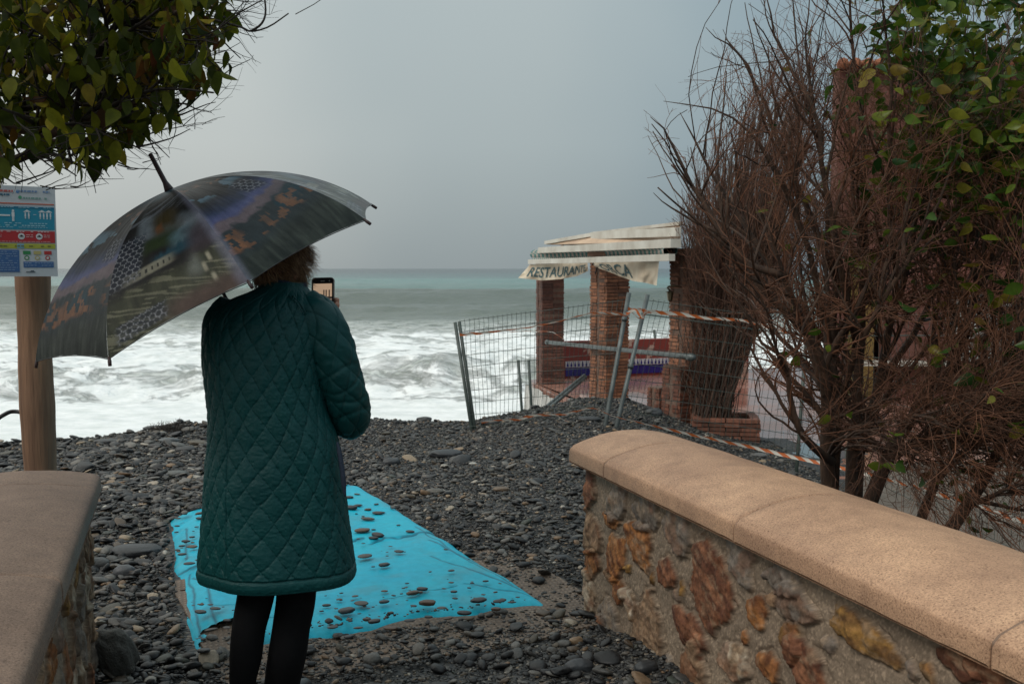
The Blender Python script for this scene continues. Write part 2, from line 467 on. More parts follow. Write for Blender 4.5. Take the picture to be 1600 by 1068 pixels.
h2 = mth(n, l, 'MULTIPLY_ADD', fmask, 0.25, h1)
bump(n, l, b, h2, 1.0, 0.4)
M['sea'] = m
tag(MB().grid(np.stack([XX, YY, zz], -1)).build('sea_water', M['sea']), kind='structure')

# ------------------------------------------------------------------ terrace
TZ = -0.45
m, n, l, b = new_mat('wet_terrace_tiles')
tc = n.new('ShaderNodeTexCoord'); mp = n.new('ShaderNodeMapping'); mp.inputs['Rotation'].default_value = (0, 0, R(14)); l.new(tc.outputs['Object'], mp.inputs[0])
br = n.new('ShaderNodeTexBrick'); br.offset = 0; br.inputs['Scale'].default_value = 1.0
br.inputs['Brick Width'].default_value = 0.3; br.inputs['Row Height'].default_value = 0.3; br.inputs['Mortar Size'].default_value = 0.006
br.inputs['Color1'].default_value = (0.34, 0.185, 0.145, 1); br.inputs['Color2'].default_value = (0.29, 0.15, 0.115, 1); br.inputs['Mortar'].default_value = (0.20, 0.13, 0.11, 1)
l.new(mp.outputs[0], br.inputs['Vector'])
f = noise(n, l, 0.9, 4)
cc = mixc(n, l, 0.7, br.outputs[0], ramp(n, l, f, [(0.35, (0.75, 0.72, 0.72)), (0.65, (1.25, 1.2, 1.15))]), 'MULTIPLY')
l.new(cc, b.inputs['Base Color'])
l.new(ramp(n, l, f, [(0.40, (0.04,) * 3), (0.6, (0.28,) * 3)]), b.inputs['Roughness'])
bump(n, l, b, noise(n, l, 3, 3), 0.08, 0.01)
M['terrace'] = m
terr = np.array([(.30, 17.75), (1.05, 13.75), (1.75, 11.75), (2.2, 10.6), (2.6, 9.3), (3.0, 6.5), (14, 6.0), (14, 24), (4.9, 19.75), (.55, 18.2)])
tag(MB().prism(terr, -3.0, TZ).build('terrace_floor', M['terrace'], smooth=False), kind='structure')
m, n, l, b = new_mat('puddle_water')
b.inputs['Base Color'].default_value = (0.10, 0.125, 0.135, 1); b.inputs['Roughness'].default_value = 0.04
bump(n, l, b, noise(n, l, 6, 3), 0.05, 0.004)
pud = [(-.75, -.35), (-.3, -.5), (.6, -.42), (1.0, -.1), (.8, .5), (.2, .62), (-.5, .4), (-.85, .1)]
tag(MB().prism([(2.75 + 1.1 * a, 10.75 + 1.0 * bb) for a, bb in pud], TZ, TZ + 0.006).build('puddle', m, smooth=False), kind='structure')
m2 = simple('worn_concrete', (0.15, 0.12, 0.095), (0.085, 0.07, 0.055), 3, 0.7, 0.5, 0.004)
tag(MB().prism([(2.95, 8.6), (3.2, 4.6), (2.6, 1.5), (9, 1.5), (9, 10.4), (3.7, 9.9)], -1.0, TZ + 0.05).build('path', m2, smooth=False), kind='structure')
# retaining face below the terrace with sea water pouring off it
mb = MB()
nn = 60
tt = np.linspace(0, 1, nn); kk = np.linspace(0, 1, 30)
e0, e1 = np.array([.28, 17.7]), np.array([1.12, 13.4])
q = e0 + (e1 - e0) * tt[:, None]
off = np.array([-0.97, -0.2])
Vg = np.zeros((nn, 30, 3))
for j, k in enumerate(kk):
    o_ = 0.03 + 0.35 * k ** 1.5
    Vg[:, j, :2] = q + off * (o_ + 0.14 * (N2(tt * 30, np.full(nn, k * 4), 1, 1, 31) - .4))[:, None]
    Vg[:, j, 2] = TZ - 0.04 - 2.0 * k + 0.05 * (N2(tt * 20, np.full(nn, k * 9), 1, 1, 32) - .5)
mb.grid(Vg)
mm = simple('white_spilling_water', (0.62, 0.61, 0.58), (0.25, 0.24, 0.22), 6, 0.5, 0.8, 0.02, stretch=(3, 3, 0.35), bscale=12)
tag(mb.build('spilling_water', mm), kind='structure')

# ------------------------------------------------------------------ garden walls
def stone_wall(name, start, face_sign, length, fine, label, stones, seed, z0=-0.25, ztop=0.70, dark=1.0, jts=(), batter=0.0, crown=.062, ccol=((0.56, 0.345, 0.218), (0.37, 0.220, 0.142))):
    """start = coping corner (far end, path side); wall extends away from the path"""
    rg = np.random.default_rng(seed)
    root = empty(name, (start[0], start[1], 0.0), label, 'wall')
    inward = -face_sign * WNRM            # toward the path
    outw = face_sign * WNRM
    f0 = start + outw * 0.045 + WDIR * 0.055
    Lw = length - 0.055
    s = np.concatenate([np.arange(0, fine, 0.0045), np.arange(fine, Lw, 0.03)]); z = np.arange(z0, ztop, 0.0055)
    S, Zz = np.meshgrid(s, z, indexing='ij')
    disp = 0.006 * (N2(S, Zz, 9, seed=seed) - 0.5) + 0.007 * (N2(S, Zz, 40, seed=seed + 1) - 0.5) + 0.004 * (N2(S, Zz, 120, seed=seed + 2, oct=2) - .5)
    mort = np.array([0.29, 0.220, 0.158]); mort2 = np.array([0.175, 0.128, 0.092])
    a = N2(S, Zz, 5, seed=seed + 3)[..., None]
    colr = mort * a + mort2 * (1 - a)
    lowd = N2(S, Zz, 3, 4, seed + 9)[..., None]
    colr = colr * (0.8 + 0.4 * lowd)
    sp_ = (N2(S, Zz, 160, seed=seed + 5, oct=2) > 0.66)[..., None]
    colr = np.where(sp_, colr * 1.5, colr)
    pal = dict(o=((0.36, 0.15, 0.05), (0.15, 0.055, 0.022)), r=((0.27, 0.115, 0.06), (0.12, 0.045, 0.026)), w=((0.48, 0.40, 0.31), (0.27, 0.18, 0.11)), g=((0.22, 0.19, 0.165), (0.13, 0.105, 0.09)), y=((0.30, 0.16, 0.045), (0.16, 0.08, 0.03)), t=((0.32, 0.20, 0.12), (0.17, 0.10, 0.06)))
    cnt = 0
    for (cs, cz, ra, rb, ang, kd) in stones:
        if kd == 'rand': kd = rg.choice(list('oorwgyttg'))
        ca, sa = math.cos(ang), math.sin(ang)
        msk = (np.abs(s - cs) < max(ra, rb) * 1.6)
        if not msk.any(): continue
        Ss = S[msk]; Zs = Zz[msk]
        u = ((Ss - cs) * ca + (Zs - cz) * sa) / ra; w = (-(Ss - cs) * sa + (Zs - cz) * ca) / rb
        thq = np.arctan2(w, u)
        rad = np.sqrt(u * u + w * w)
        lobes = 1 + 0.08 * np.sin(2 * thq + cnt) + 0.10 * np.sin(3 * thq + cnt * 2.1) + 0.07 * np.sin(5 * thq + cnt * 1.3)
        rad = rad / lobes + 0.42 * (N2(Ss, Zs, 22, seed=cnt + 50) - 0.5) + 0.2 * (N2(Ss, Zs, 70, seed=cnt + 51) - 0.5)
        inside = sstep(1.03, 0.93, rad)
        # fractured faces: few tilted facets plus strata
        strata = N2(Ss * ca + Zs * sa, -Ss * sa + Zs * ca, 14, 60, cnt + 60)
        facet = np.abs(N2(Ss, Zs, 13, seed=cnt + 80, oct=2) - .5) * 2
        prot = 0.010 + 0.005 * strata + 0.012 * facet + 0.006 * (u * math.cos(cnt) + w * math.sin(cnt))
        prot = prot * (1.25 - 0.5 * np.clip(rad, 0, 1))
        disp[msk] = disp[msk] * (1 - inside) + (prot + disp[msk]) * inside
        ring = np.exp(-((rad - 1.08) / 0.07) ** 2) * 0.006
        disp[msk] -= ring
        c1, c2 = [np.array(v) for v in pal[kd]]
        k1 = sstep(0.3, 0.7, N2(Ss * ca + Zs * sa, -Ss * sa + Zs * ca, 16, 45, cnt + 70, 4))[..., None]
        cc_ = c1 * k1 + c2 * (1 - k1)
        pale = sstep(0.52, 0.70, .55 * N2(Ss, Zs, 22, seed=cnt + 90) + .45 * N2(Ss * ca + Zs * sa, -Ss * sa + Zs * ca, 30, 150, cnt + 91, 4))[..., None]
        cc_ = cc_ * (1 - pale * .6) + np.array([0.34, 0.235, 0.15]) * pale * .6
        rust = sstep(0.58, 0.72, N2(Ss, Zs, 12, seed=cnt + 95))[..., None]
        cc_ = cc_ * (1 - rust * .6) + np.array([0.17, 0.06, 0.025]) * rust * .6
        cc_ = cc_ * (0.35 + 1.25 * N2(Ss, Zs, 70, seed=cnt + 97, oct=4)[..., None])
        cc_ = cc_ * (1 - .45 * np.exp(-((rad - 1.0) / .09) ** 2))[..., None]
        if kd == 'g': inside = inside * 0.75
        colr[msk] = colr[msk] * (1 - inside[..., None]) + cc_ * inside[..., None]
        cnt += 1
    colr = colr * dark
    bt = -batter * (ztop - Zz)
    V = np.zeros(S.shape + (3,))
    for k in range(2):
        V[..., k] = f0[k] + WDIR[k] * S + inward[k] * (disp - bt)
    # round the far corner
    rc = np.clip(1 - S / 0.05, 0, 1)
    for k in range(2):
        V[..., k] += outw[k] * rc ** 2 * 0.03
    V[..., 2] = Zz
    mat = colmat(name + '_stone', 90, 0.3, 0.8, 0.7, 0.004, spec=0.3)
    mb = MB().grid(V, col=colr)
    # core of the wall behind the face, end and back
    thick = 0.44
    cpts = [f0 + outw * 0.03, f0 + WDIR * Lw + outw * 0.03, f0 + WDIR * Lw + outw * thick, f0 + outw * thick]
    mb.prism(cpts, z0 - 0.6, ztop - 0.003, col=mort)
    mb.build('wall_body', mat, root, colors=True)
    # coping slabs
    m, n, l, b = new_mat(name + '_coping')
    f1 = noise(n, l, 190, 3, 0.75); f2 = noise(n, l, 2.2, 7, 0.62); f3 = noise(n, l, 14, 5)
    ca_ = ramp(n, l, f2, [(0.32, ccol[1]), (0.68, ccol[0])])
    ca_ = mixc(n, l, 1.0, ca_, ramp(n, l, f1, [(0.33, (0.30, 0.27, 0.25)), (0.43, (0.86, 0.84, 0.83)), (0.52, (1.0, 1.0, 1.0)), (0.66, (1.28, 1.28, 1.28))]), 'MULTIPLY')
    ca_ = mixc(n, l, 1.0, ca_, ramp(n, l, f3, [(0.3, (0.86, 0.85, 0.85)), (0.6, (1.05, 1.05, 1.04))]), 'MULTIPLY')
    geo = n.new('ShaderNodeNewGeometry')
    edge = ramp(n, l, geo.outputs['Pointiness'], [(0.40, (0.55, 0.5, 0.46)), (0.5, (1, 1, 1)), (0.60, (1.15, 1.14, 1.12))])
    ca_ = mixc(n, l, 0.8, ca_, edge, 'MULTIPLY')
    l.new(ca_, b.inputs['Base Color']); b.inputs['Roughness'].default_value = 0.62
    b.inputs['Specular IOR Level'].default_value = 0.35
    bump(n, l, b, mth(n, l, 'ADD', f1, mth(n, l, 'MULTIPLY', f3, 0.6)), 0.55, 0.004)
    wdt = 0.57; cuts = [0.0] + list(jts) + [length]
    for i in range(len(cuts) - 1):
        a0, a1 = cuts[i] + (0.0018 if i else 0), cuts[i + 1] - 0.0018
        ss = np.concatenate([[a0, a0 + .004, a0 + .012], np.linspace(a0 + .02, a1 - .02, max(12, int((a1 - a0) / .02))), [a1 - .012, a1 - .004, a1]])
        # profile: bottom inner -> front face -> rounded nose -> dome -> back nose
        pr = [(0.0, -0.062), (-0.001, -0.05), (0, -0.02), (0.001, -0.012), (0.004, -0.005), (0.010, -0.001)]
        tq = np.linspace(0.018, wdt - 0.018, 46)
        pr += [(q_, crown * (1 - ((q_ - wdt / 2) / (wdt / 2)) ** 2) + 0.0) for q_ in tq]
        pr += [(wdt - .01, -.001), (wdt - .004, -.005), (wdt, -.02), (wdt, -.062)]
        pr = np.array(pr)
        Vc = np.zeros((len(ss), len(pr), 3))
        sh = np.ones(len(ss)); dz = np.zeros(len(ss))
        dz[:3] = [-.006, -.0015, 0]; dz[-3:] = [0, -.0015, -.006]
        jog = (rg.random(2) - .5) * 0.004
        for k in range(2):
            Vc[..., k] = start[k] + WDIR[k] * ss[:, None] + outw[k] * (pr[None, :, 0] + jog[0])
        nzv = 0.004 * (N2(ss[:, None] + 0 * pr[None, :, 0], pr[None, :, 0] + 0 * ss[:, None], 9, seed=seed + i) - .5)
        wob = 0.003 * (N2(ss[:, None] + 0 * pr[None, :, 0], pr[None, :, 1] * 0 + 0 * ss[:, None], 18, seed=seed + 7) - .5)
        for k in range(2): Vc[..., k] += outw[k] * wob
        Vc[..., 2] = 0.77 + pr[None, :, 1] + dz[:, None] + nzv + jog[1]
        mb = MB().grid(Vc)
        for e in (0, -1):
            ring = Vc[e]; cen = ring.mean(0); cen[2] = 0.74
            Vr = np.vstack([ring, cen]); T_ = [[j, j + 1, len(ring)] for j in range(len(ring) - 1)] + [[len(ring) - 1, 0, len(ring)]]
            mb.add(Vr, T=np.array(T_))
        # underside
        und = np.array([Vc[0, 0], Vc[-1, 0], Vc[-1, -1], Vc[0, -1]]); mb.add(und, [[0, 1, 2, 3]])
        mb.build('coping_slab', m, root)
        if i < len(cuts) - 2:
            mo = MB()
            pj = pr.copy(); pj[:, 0] = np.clip(pj[:, 0], 0.003, wdt - 0.003); pj[:, 1] -= 0.004
            Vj = np.zeros((2, len(pr), 3))
            for e, sj in enumerate((a1 - .004, a1 + .0076)):
                for k in range(2): Vj[e, :, k] = start[k] + WDIR[k] * sj + outw[k] * pj[:, 0]
                Vj[e, :, 2] = 0.77 + pj[:, 1]
            mo.grid(Vj)
            mo.build('mortar_joint', M['mortar'], root)
    return root

M['mortar'] = simple('joint_mortar', (0.26, 0.17, 0.12), (0.16, 0.105, 0.075), 30, 0.9, 0.5, 0.003)

def wall_sz(px, py, start, fs):
    """photo pixel -> (s,z) on the path-side face of a wall"""
    f0 = start + fs * WNRM * 0.045 + WDIR * 0.055
    x = (px - 800) / F_PX; u = -(py - 534) / F_PX
    d = np.array([x, CP + u * SP, -SP + u * CP])
    nv = np.array([WNRM[0], WNRM[1], 0.0])
    t_ = np.dot(np.array([f0[0], f0[1], 0]) - EYE, nv) / np.dot(d, nv)
    p = EYE + t_ * d
    return float(np.dot(p[:2] - f0, WDIR)), float(p[2])

vis = [  # px, py, half-length px, half-width px, screen angle (deg, +=tilting down right), kind
    (918, 765, 20, 15, 60, 'r'), (922, 830, 27, 18, 95, 't'), (925, 880, 22, 14, 80, 'o'), (918, 925, 30, 13, 70, 'w'),
    (957, 812, 14, 11, 90, 'o'), (965, 868, 33, 15, 70, 'o'), (968, 922, 15, 10, 40, 'o'), (953, 965, 28, 12, 60, 'g'),
    (1001, 850, 30, 20, 50, 'o'), (1012, 795, 34, 22, 80, 'g'), (968, 780, 24, 18, 70, 'g'), (1060, 820, 30, 24, 40, 'g'),
    (1044, 895, 28, 13, 75, 'r'), (1012, 985, 42, 28, 60, 't'), (1080, 988, 42, 18, 55, 'r'), (1112, 915, 55, 35, 60, 'r'),
    (1187, 955, 27, 15, 75, 'o'), (1148, 1032, 28, 20, 20, 'w'), (1205, 1040, 26, 15, 90, 'o'), (1085, 1050, 32, 24, 50, 't'),
    (1240, 1000, 24, 22, 50, 'y'), (1262, 1040, 42, 27, 45, 'r'), (1355, 995, 66, 22, 32, 'y'), (1160, 870, 34, 22, 50, 'g'),
    (1230, 900, 36, 22, 70, 'g'), (1245, 945, 38, 22, 30, 'g'), (1500, 1035, 40, 20, 30, 'r'), (1545, 1050, 30, 20, 30, 'r'), (940, 1000, 24, 14, 60, 'r'), (985, 940, 20, 8, 60, 'w')]
st = []
for (px, py, a_, b_, an, kd) in vis:
    an = R(an)
    s0, z0_ = wall_sz(px, py, RW0, 1); s1, z1_ = wall_sz(px + a_ * math.cos(an), py + a_ * math.sin(an), RW0, 1)
    s2, z2_ = wall_sz(px - b_ * math.sin(an), py + b_ * math.cos(an), RW0, 1)
    st.append((s0, z0_, max(0.02, math.hypot(s1 - s0, z1_ - z0_)), max(0.016, math.hypot(s2 - s0, z2_ - z0_)), math.atan2(z1_ - z0_, s1 - s0), kd))
for k in range(70):
    s0 = 2.35 + (k // 5) * 0.2 + rng.uniform(-.05, .05); z0_ = -.05 + (k % 5) * 0.17 + rng.uniform(-.04, .04)
    st.append((s0, z0_, rng.uniform(.05, .10), rng.uniform(.035, .06), rng.uniform(0, 3.1), 'rand'))
rgw = np.random.default_rng(99)
for k in range(420):
    s0, z0_ = rgw.uniform(.05, 2.4), rgw.uniform(-.05, .66); ra_, rb_ = rgw.uniform(.018, .05), rgw.uniform(.014, .03)
    if all(math.hypot(s0 - q[0], z0_ - q[1]) > max(q[2], q[3]) * .95 + ra_ for q in st): st.append((s0, z0_, ra_, rb_, rgw.uniform(0, 3.1), str(rgw.choice(list('ggtoty')))))
stone_wall('garden_wall', RW0, 1, 5.2, 2.7, 'rubble stone garden wall on the right with warm beige domed coping', st, 40, jts=(0.37, 1.37, 2.4, 3.4, 4.4))
st = []
for k in range(130):
    s0 = 0.07 + (k // 5) * 0.17 + rng.uniform(-.05, .05); z0_ = -.08 + (k % 5) * 0.16 + rng.uniform(-.04, .04)
    st.append((s0, z0_, rng.uniform(.06, .10), rng.uniform(.035, .055), rng.uniform(0.6, 2.4), 'rand'))
stone_wall('garden_wall', LW0, -1, 4.6, 2.4, 'low stone garden wall on the left with dull brown coping below the signpost', st, 41, jts=(0.26, 1.35, 2.4, 3.5), crown=.034, ccol=((0.27, 0.182, 0.135), (0.185, 0.122, 0.09)))  # coping colour: browner from dirt, with the tree's shade also darkened into it

# ------------------------------------------------------------------ walkway slab + blue mat
def ribbed():
    m, n, l, b = new_mat('ribbed_rubber_slab')
    tc = n.new('ShaderNodeTexCoord'); mp = n.new('ShaderNodeMapping'); mp.inputs['Rotation'].default_value = (0, 0, R(-19.2)); l.new(tc.outputs['Object'], mp.inputs[0])
    w1 = n.new('ShaderNodeTexWave'); w1.inputs['Scale'].default_value = 14; w1.bands_direction = 'X'; l.new(mp.outputs[0], w1.inputs[0])
    w2 = n.new('ShaderNodeTexWave'); w2.inputs['Scale'].default_value = 9; w2.bands_direction = 'Y'; l.new(mp.outputs[0], w2.inputs[0])
    h = mth(n, l, 'MULTIPLY', w1.outputs[1], w2.outputs[1])
    f = noise(n, l, 4, 6)
    c = ramp(n, l, f, [(0.3, (0.13, 0.095, 0.07)), (0.7, (0.23, 0.175, 0.135))])
    c = mixc(n, l, 0.75, c, ramp(n, l, h, [(0, (0.55, 0.5, 0.46)), (0.5, (1, 1, 1))]), 'MULTIPLY')
    l.new(c, b.inputs['Base Color']); b.inputs['Roughness'].default_value = 0.7
    bump(n, l, b, h, 0.8, 0.008)
    return m
uu, vv = np.meshgrid(np.linspace(0.08, 1.82, 90), np.linspace(-0.36, 1.05, 90))
sx_ = MA[0] + UW[0] * uu + DW[0] * vv; sy_ = MA[1] + UW[1] * uu + DW[1] * vv
slab_z = height(sx_, sy_) + 0.010
V = np.stack([sx_, sy_, slab_z], -1)
low = V.copy(); low[..., 2] -= 0.08
mb = MB().grid(V)
for rim in (np.stack([V[0], low[0]]), np.stack([low[-1], V[-1]]), np.stack([low[:, 0], V[:, 0]]), np.stack([V[:, -1], low[:, -1]])): mb.grid(rim)
tag(mb.build('walkway', ribbed()), kind='structure')

def in_quad(x, y, q):
    inside = np.ones(np.shape(x), bool)
    for i in range(len(q)):
        a, b_ = q[i], q[(i + 1) % len(q)]
        inside &= ((b_[0] - a[0]) * (y - a[1]) - (b_[1] - a[1]) * (x - a[0])) >= 0
    return inside
matq = np.array([MA, MBp, MC, MD])
nu, nv_ = 300, 460
tu, tv = np.meshgrid(np.linspace(0, 1, nu), np.linspace(0, 1, nv_))
Bm = (MA * (1 - tu[..., None]) + MBp * tu[..., None]) * (1 - tv[..., None]) + (MD * (1 - tu[..., None]) + MC * tu[..., None]) * tv[..., None]
# ragged near edge, slightly wavy sides
Bm[..., 0] += 0.008 * (N2(tu * 6, tv * 0, 1, seed=71) - .5) * (1 - tv) * 2 + 0.018 * (N2(tu * 0 , tv * 9, 1, seed=72) - .5)
Bm[..., 1] += (0.22 * (N2(tu * 5, tv * 0, 1.3, 1, 73) - .42)) * np.exp(-tv * 9)
def gline(p, q, w):
    pa = np.stack([tu - p[0], tv - p[1]], -1); ba = np.array(q) - np.array(p)
    hh = np.clip((pa @ ba) / (ba @ ba), 0, 1)
    d_ = pa - hh[..., None] * ba
    return np.exp(-((d_[..., 0] * 1.5) ** 2 + (d_[..., 1] * 2.9) ** 2) / w ** 2)
wobu = 0.02 * (N2(tu, tv, 18, seed=76) - .5); wobv = 0.03 * (N2(tu, tv, 14, seed=77) - .5)
zt = height(Bm[..., 0], Bm[..., 1]) + 0.055 + 0.014 * (N2(tu, tv, 3, seed=74) - .5)
step = sstep(0.475, 0.485, tv + (tu > 0.72) * 0.03) - 1
zt += 0.010 * step
step2 = sstep(0.9, 0.906, tv); zt -= 0.012 * step2
edgeL = np.exp(-tu * 24); zt -= 0.075 * edgeL * (0.7 + 0.6 * N2(tu, tv * 9, 1, seed=78))
zt -= 0.035 * np.exp(-(1 - tu) * 60)
zt -= 0.05 * np.exp(-tv * 50)
blue = np.array([0.004, 0.50, 0.72]); blue2 = np.array([0.016, 0.57, 0.72])
k = N2(tu * 1.5, tv * 3, 3, seed=79)[..., None]
mc = blue * k + blue2 * (1 - k)
dirt = sstep(0.55, 0.75, N2(tu * 1.5, tv * 3, 6, seed=80, oct=5))[..., None] * 0.25
mc = (mc * (1 - dirt) + np.array([0.16, 0.27, 0.28]) * dirt) * np.array([.7, .72, .74])
saved = (tu, tv)
tu = tu + wobu; tv = tv + wobv
dk = np.zeros_like(tu)
for p_, q_, w_ in [((.0, .48), (.72, .48), .008), ((.72, .45), (1, .45), .01), ((0, .903), (1, .903), .010), ((.08, .05), (.10, .35), .007), ((.10, .35), (.06, .42), .006), ((.10, .2), (.2, .17), .005),
                   ((.93, .40), (.99, .2), .008), ((.86, .30), (.97, .08), .009), ((.83, .12), (.99, .05), .007), ((.04, .05), (.05, .45), .006), ((.2, .09), (.3, .07), .006), ((.97, .1), (.95, .5), .006), ((.05, .55), (.08, .85), .007), ((.55, .10), (.8, .12), .005)]:
    dk = np.maximum(dk, gline(p_, q_, w_))
tu, tv = saved
dk = np.clip(dk, 0, 1)[..., None]
mc = mc * (1 - dk * .85) + np.array([0.012, 0.09, 0.14]) * dk * .85
zt -= 0.004 * dk[..., 0]
# torn notch near the left corner
notch = ((tu - 0.10) / 0.07) ** 2 + ((tv - 0.045) / 0.065) ** 2 + 1.4 * (N2(tu, tv, 40, seed=81) - .5) < 1
Vm = np.stack([Bm[..., 0], Bm[..., 1], zt], -1)
mb = MB().grid(Vm, col=mc)
Qs = mb.q[0]; nf = notch.ravel()
mb.q[0] = Qs[~(nf[Qs].any(1))]
# side skirts so the mat has thickness
for rim in (Vm[0], Vm[-1], Vm[:, 0], Vm[:, -1]):
    lo = rim.copy(); lo[:, 2] -= 0.09
    mb.grid(np.stack([rim, lo]), col=np.tile(blue * .9, (2 * len(rim), 1)))
mat_m = colmat('blue_painted_mat', 30, 0.14, 0.5, 0.25, 0.002, spec=0.25)
tag(mb.build('beach_mat', mat_m, colors=True), 'torn sky blue beach walkway mat half buried in dark pebbles', 'mat')

def mat_z(x, y):
    return height(x, y) + 0.055

# ------------------------------------------------------------------ pebbles
ph = (1 + 5 ** .5) / 2
ico = nrm(np.array([(-1, ph, 0), (1, ph, 0), (-1, -ph, 0), (1, -ph, 0), (0, -1, ph), (0, 1, ph), (0, -1, -ph), (0, 1, -ph), (ph, 0, -1), (ph, 0, 1), (-ph, 0, -1), (-ph, 0, 1)], float))
icoT = np.array([(0, 11, 5), (0, 5, 1), (0, 1, 7), (0, 7, 10), (0, 10, 11), (1, 5, 9), (5, 11, 4), (11, 10, 2), (10, 7, 6), (7, 1, 8), (3, 9, 4), (3, 4, 2), (3, 2, 6), (3, 6, 8), (3, 8, 9), (4, 9, 5), (2, 4, 11), (6, 2, 10), (8, 6, 7), (9, 8, 1)])
def subdiv(V, T):
    V = list(map(tuple, V)); cache = {}; out = []
    def mid(a, b):
        k = (min(a, b), max(a, b))
        if k not in cache:
            p = nrm((np.array(V[a]) + np.array(V[b])) / 2); V.append(tuple(p)); cache[k] = len(V) - 1
        return cache[k]
    for a, b, c in T:
        x, y, z = mid(a, b), mid(b, c), mid(c, a); out += [(a, x, z), (b, y, x), (c, z, y), (x, y, z)]
    return np.array(V), np.array(out)
ico1, ico1T = subdiv(ico, icoT)
ico2, ico2T = subdiv(ico1, ico1T)
ico3, ico3T = subdiv(ico2, ico2T)

def pebbles(mb, x, y, z, size, base, tris, seed, flat=(0.22, 0.5), tilt=0.28, elong=(0.5, 0.95)):
    rg = np.random.default_rng(seed); N = len(x); nv = len(base)
    nt = 12
    # a dozen rounded, slightly angular forms
    forms = []
    for k in range(nt):
        q = base.copy()
        pw = rg.uniform(0.65, 1.0); q = np.sign(q) * np.abs(q) ** pw
        q *= 1 + 0.30 * (fbm(base * 1.6 + k * 7, 2, k)[:, None] - .5) * 2
        q[:, 0] += 0.25 * rg.uniform(-1, 1) * q[:, 1]
        forms.append(q)
    forms = np.array(forms)
    idx = rg.integers(0, nt, N)
    V = forms[idx]
    sc = np.stack([size, size * rg.uniform(*elong, N), size * rg.uniform(*flat, N)], -1)
    V = V * sc[:, None, :]
    yaw = rg.uniform(0, 2 * np.pi, N); yaw = np.where(rg.random(N) < 0.5, rg.normal(0, 0.5, N), yaw)
    tx = rg.normal(0, tilt, N); ty = rg.normal(0, tilt, N)
    def rot(V, a, i, j):
        c, s_ = np.cos(a)[:, None], np.sin(a)[:, None]; o = V.copy()
        o[..., i] = c * V[..., i] - s_ * V[..., j]; o[..., j] = s_ * V[..., i] + c * V[..., j]; return o
    V = rot(V, tx, 1, 2); V = rot(V, ty, 0, 2); V = rot(V, yaw, 0, 1)
    V = V + np.stack([x, y, z + sc[:, 2] * 0.35], -1)[:, None, :]
    T = (tris[None] + (np.arange(N) * nv)[:, None, None]).reshape(-1, 3)
    mb.add(V, T=T)

m, n, l, b = new_mat('wet_pebbles')
geo = n.new('ShaderNodeNewGeometry')
c = ramp(n, l, geo.outputs['Random Per Island'], [(0.0, (0.008, 0.008, 0.009)), (0.33, (0.017, 0.017, 0.018)), (0.52, (0.038, 0.037, 0.036)), (0.70, (0.085, 0.080, 0.073)), (0.82, (0.13, 0.122, 0.11)), (0.89, (0.075, 0.052, 0.035)), (0.93, (0.036, 0.044, 0.036)), (0.955, (0.15, 0.09, 0.05)), (0.98, (0.24, 0.18, 0.12)), (1.0, (0.36, 0.34, 0.30))])
f = noise(n, l, 90, 4)
c = mixc(n, l, 1.0, c, ramp(n, l, f, [(0.3, (0.68,) * 3), (0.7, (1.25,) * 3)]), 'MULTIPLY')
l.new(c, b.inputs['Base Color']); b.inputs['Roughness'].default_value = 0.46
b.inputs['Specular IOR Level'].default_value = 0.36
bump(n, l, b, f, 0.35, 0.003)
M['pebble'] = m

def wall_mask(x, y):
    """True where a wall stands"""
    out = np.zeros(np.shape(x), bool)
    for st_, fs in ((RW0, 1), (LW0, -1)):
        d = ((x - st_[0]) * WNRM[0] + (y - st_[1]) * WNRM[1]) * fs
        s_ = (x - st_[0]) * WDIR[0] + (y - st_[1]) * WDIR[1]
        out |= (d > 0.055) & (d < 0.5) & (s_ > 0.02)
    return out
def slab_keep(x, y, rg):
    dx, dy = x - MA[0], y - MA[1]
    det = UW[0] * DW[1] - UW[1] * DW[0]
    u = (dx * DW[1] - dy * DW[0]) / det; v = (UW[0] * dy - UW[1] * dx) / det
    inm = in_quad(x, y, matq)
    bare = (u > -0.1) & (u < 2.05) & (v > -0.42) & (v < 1.25)
    pile = N2(x, y, 2.6, seed=91) + 0.22 * np.exp(-((x + .35) ** 2 + (y - 3.85) ** 2) / .10)
    strip = (v < 0.02 + .05 * (pile - .5)) & (v > -0.26) & (u > .05) & (u < 1.95)
    wedge = (u > 1.5) & (u < 1.85) & (v > -.02) & (v < .95 - (u - 1.5) * 1.2)
    pk = np.ones(len(x))
    mid_ = np.exp(-((x + .55) / .42) ** 2)
    pk = np.where(strip, np.clip((pile - 0.42) * 7 + 0.75 + mid_, 0.35, 1), pk)
    pk = np.where(wedge, np.clip((pile - 0.48) * 6 + 0.4, 0.2, .9), pk)
    tv_ = v / (2.75 + .6 * (u / 1.57)); edge_ = np.clip(1 - v / (.05 + .10 * pile), 0, 1) * .55 + np.clip(1 - (u + .02) / .07, 0, 1) * .4 + np.clip((v - 2.15 - .35 * u) / .25, 0, 1) * .7
    return ((~inm) & (rg.random(len(x)) < pk)) | (inm & (rg.random(len(x)) < edge_))
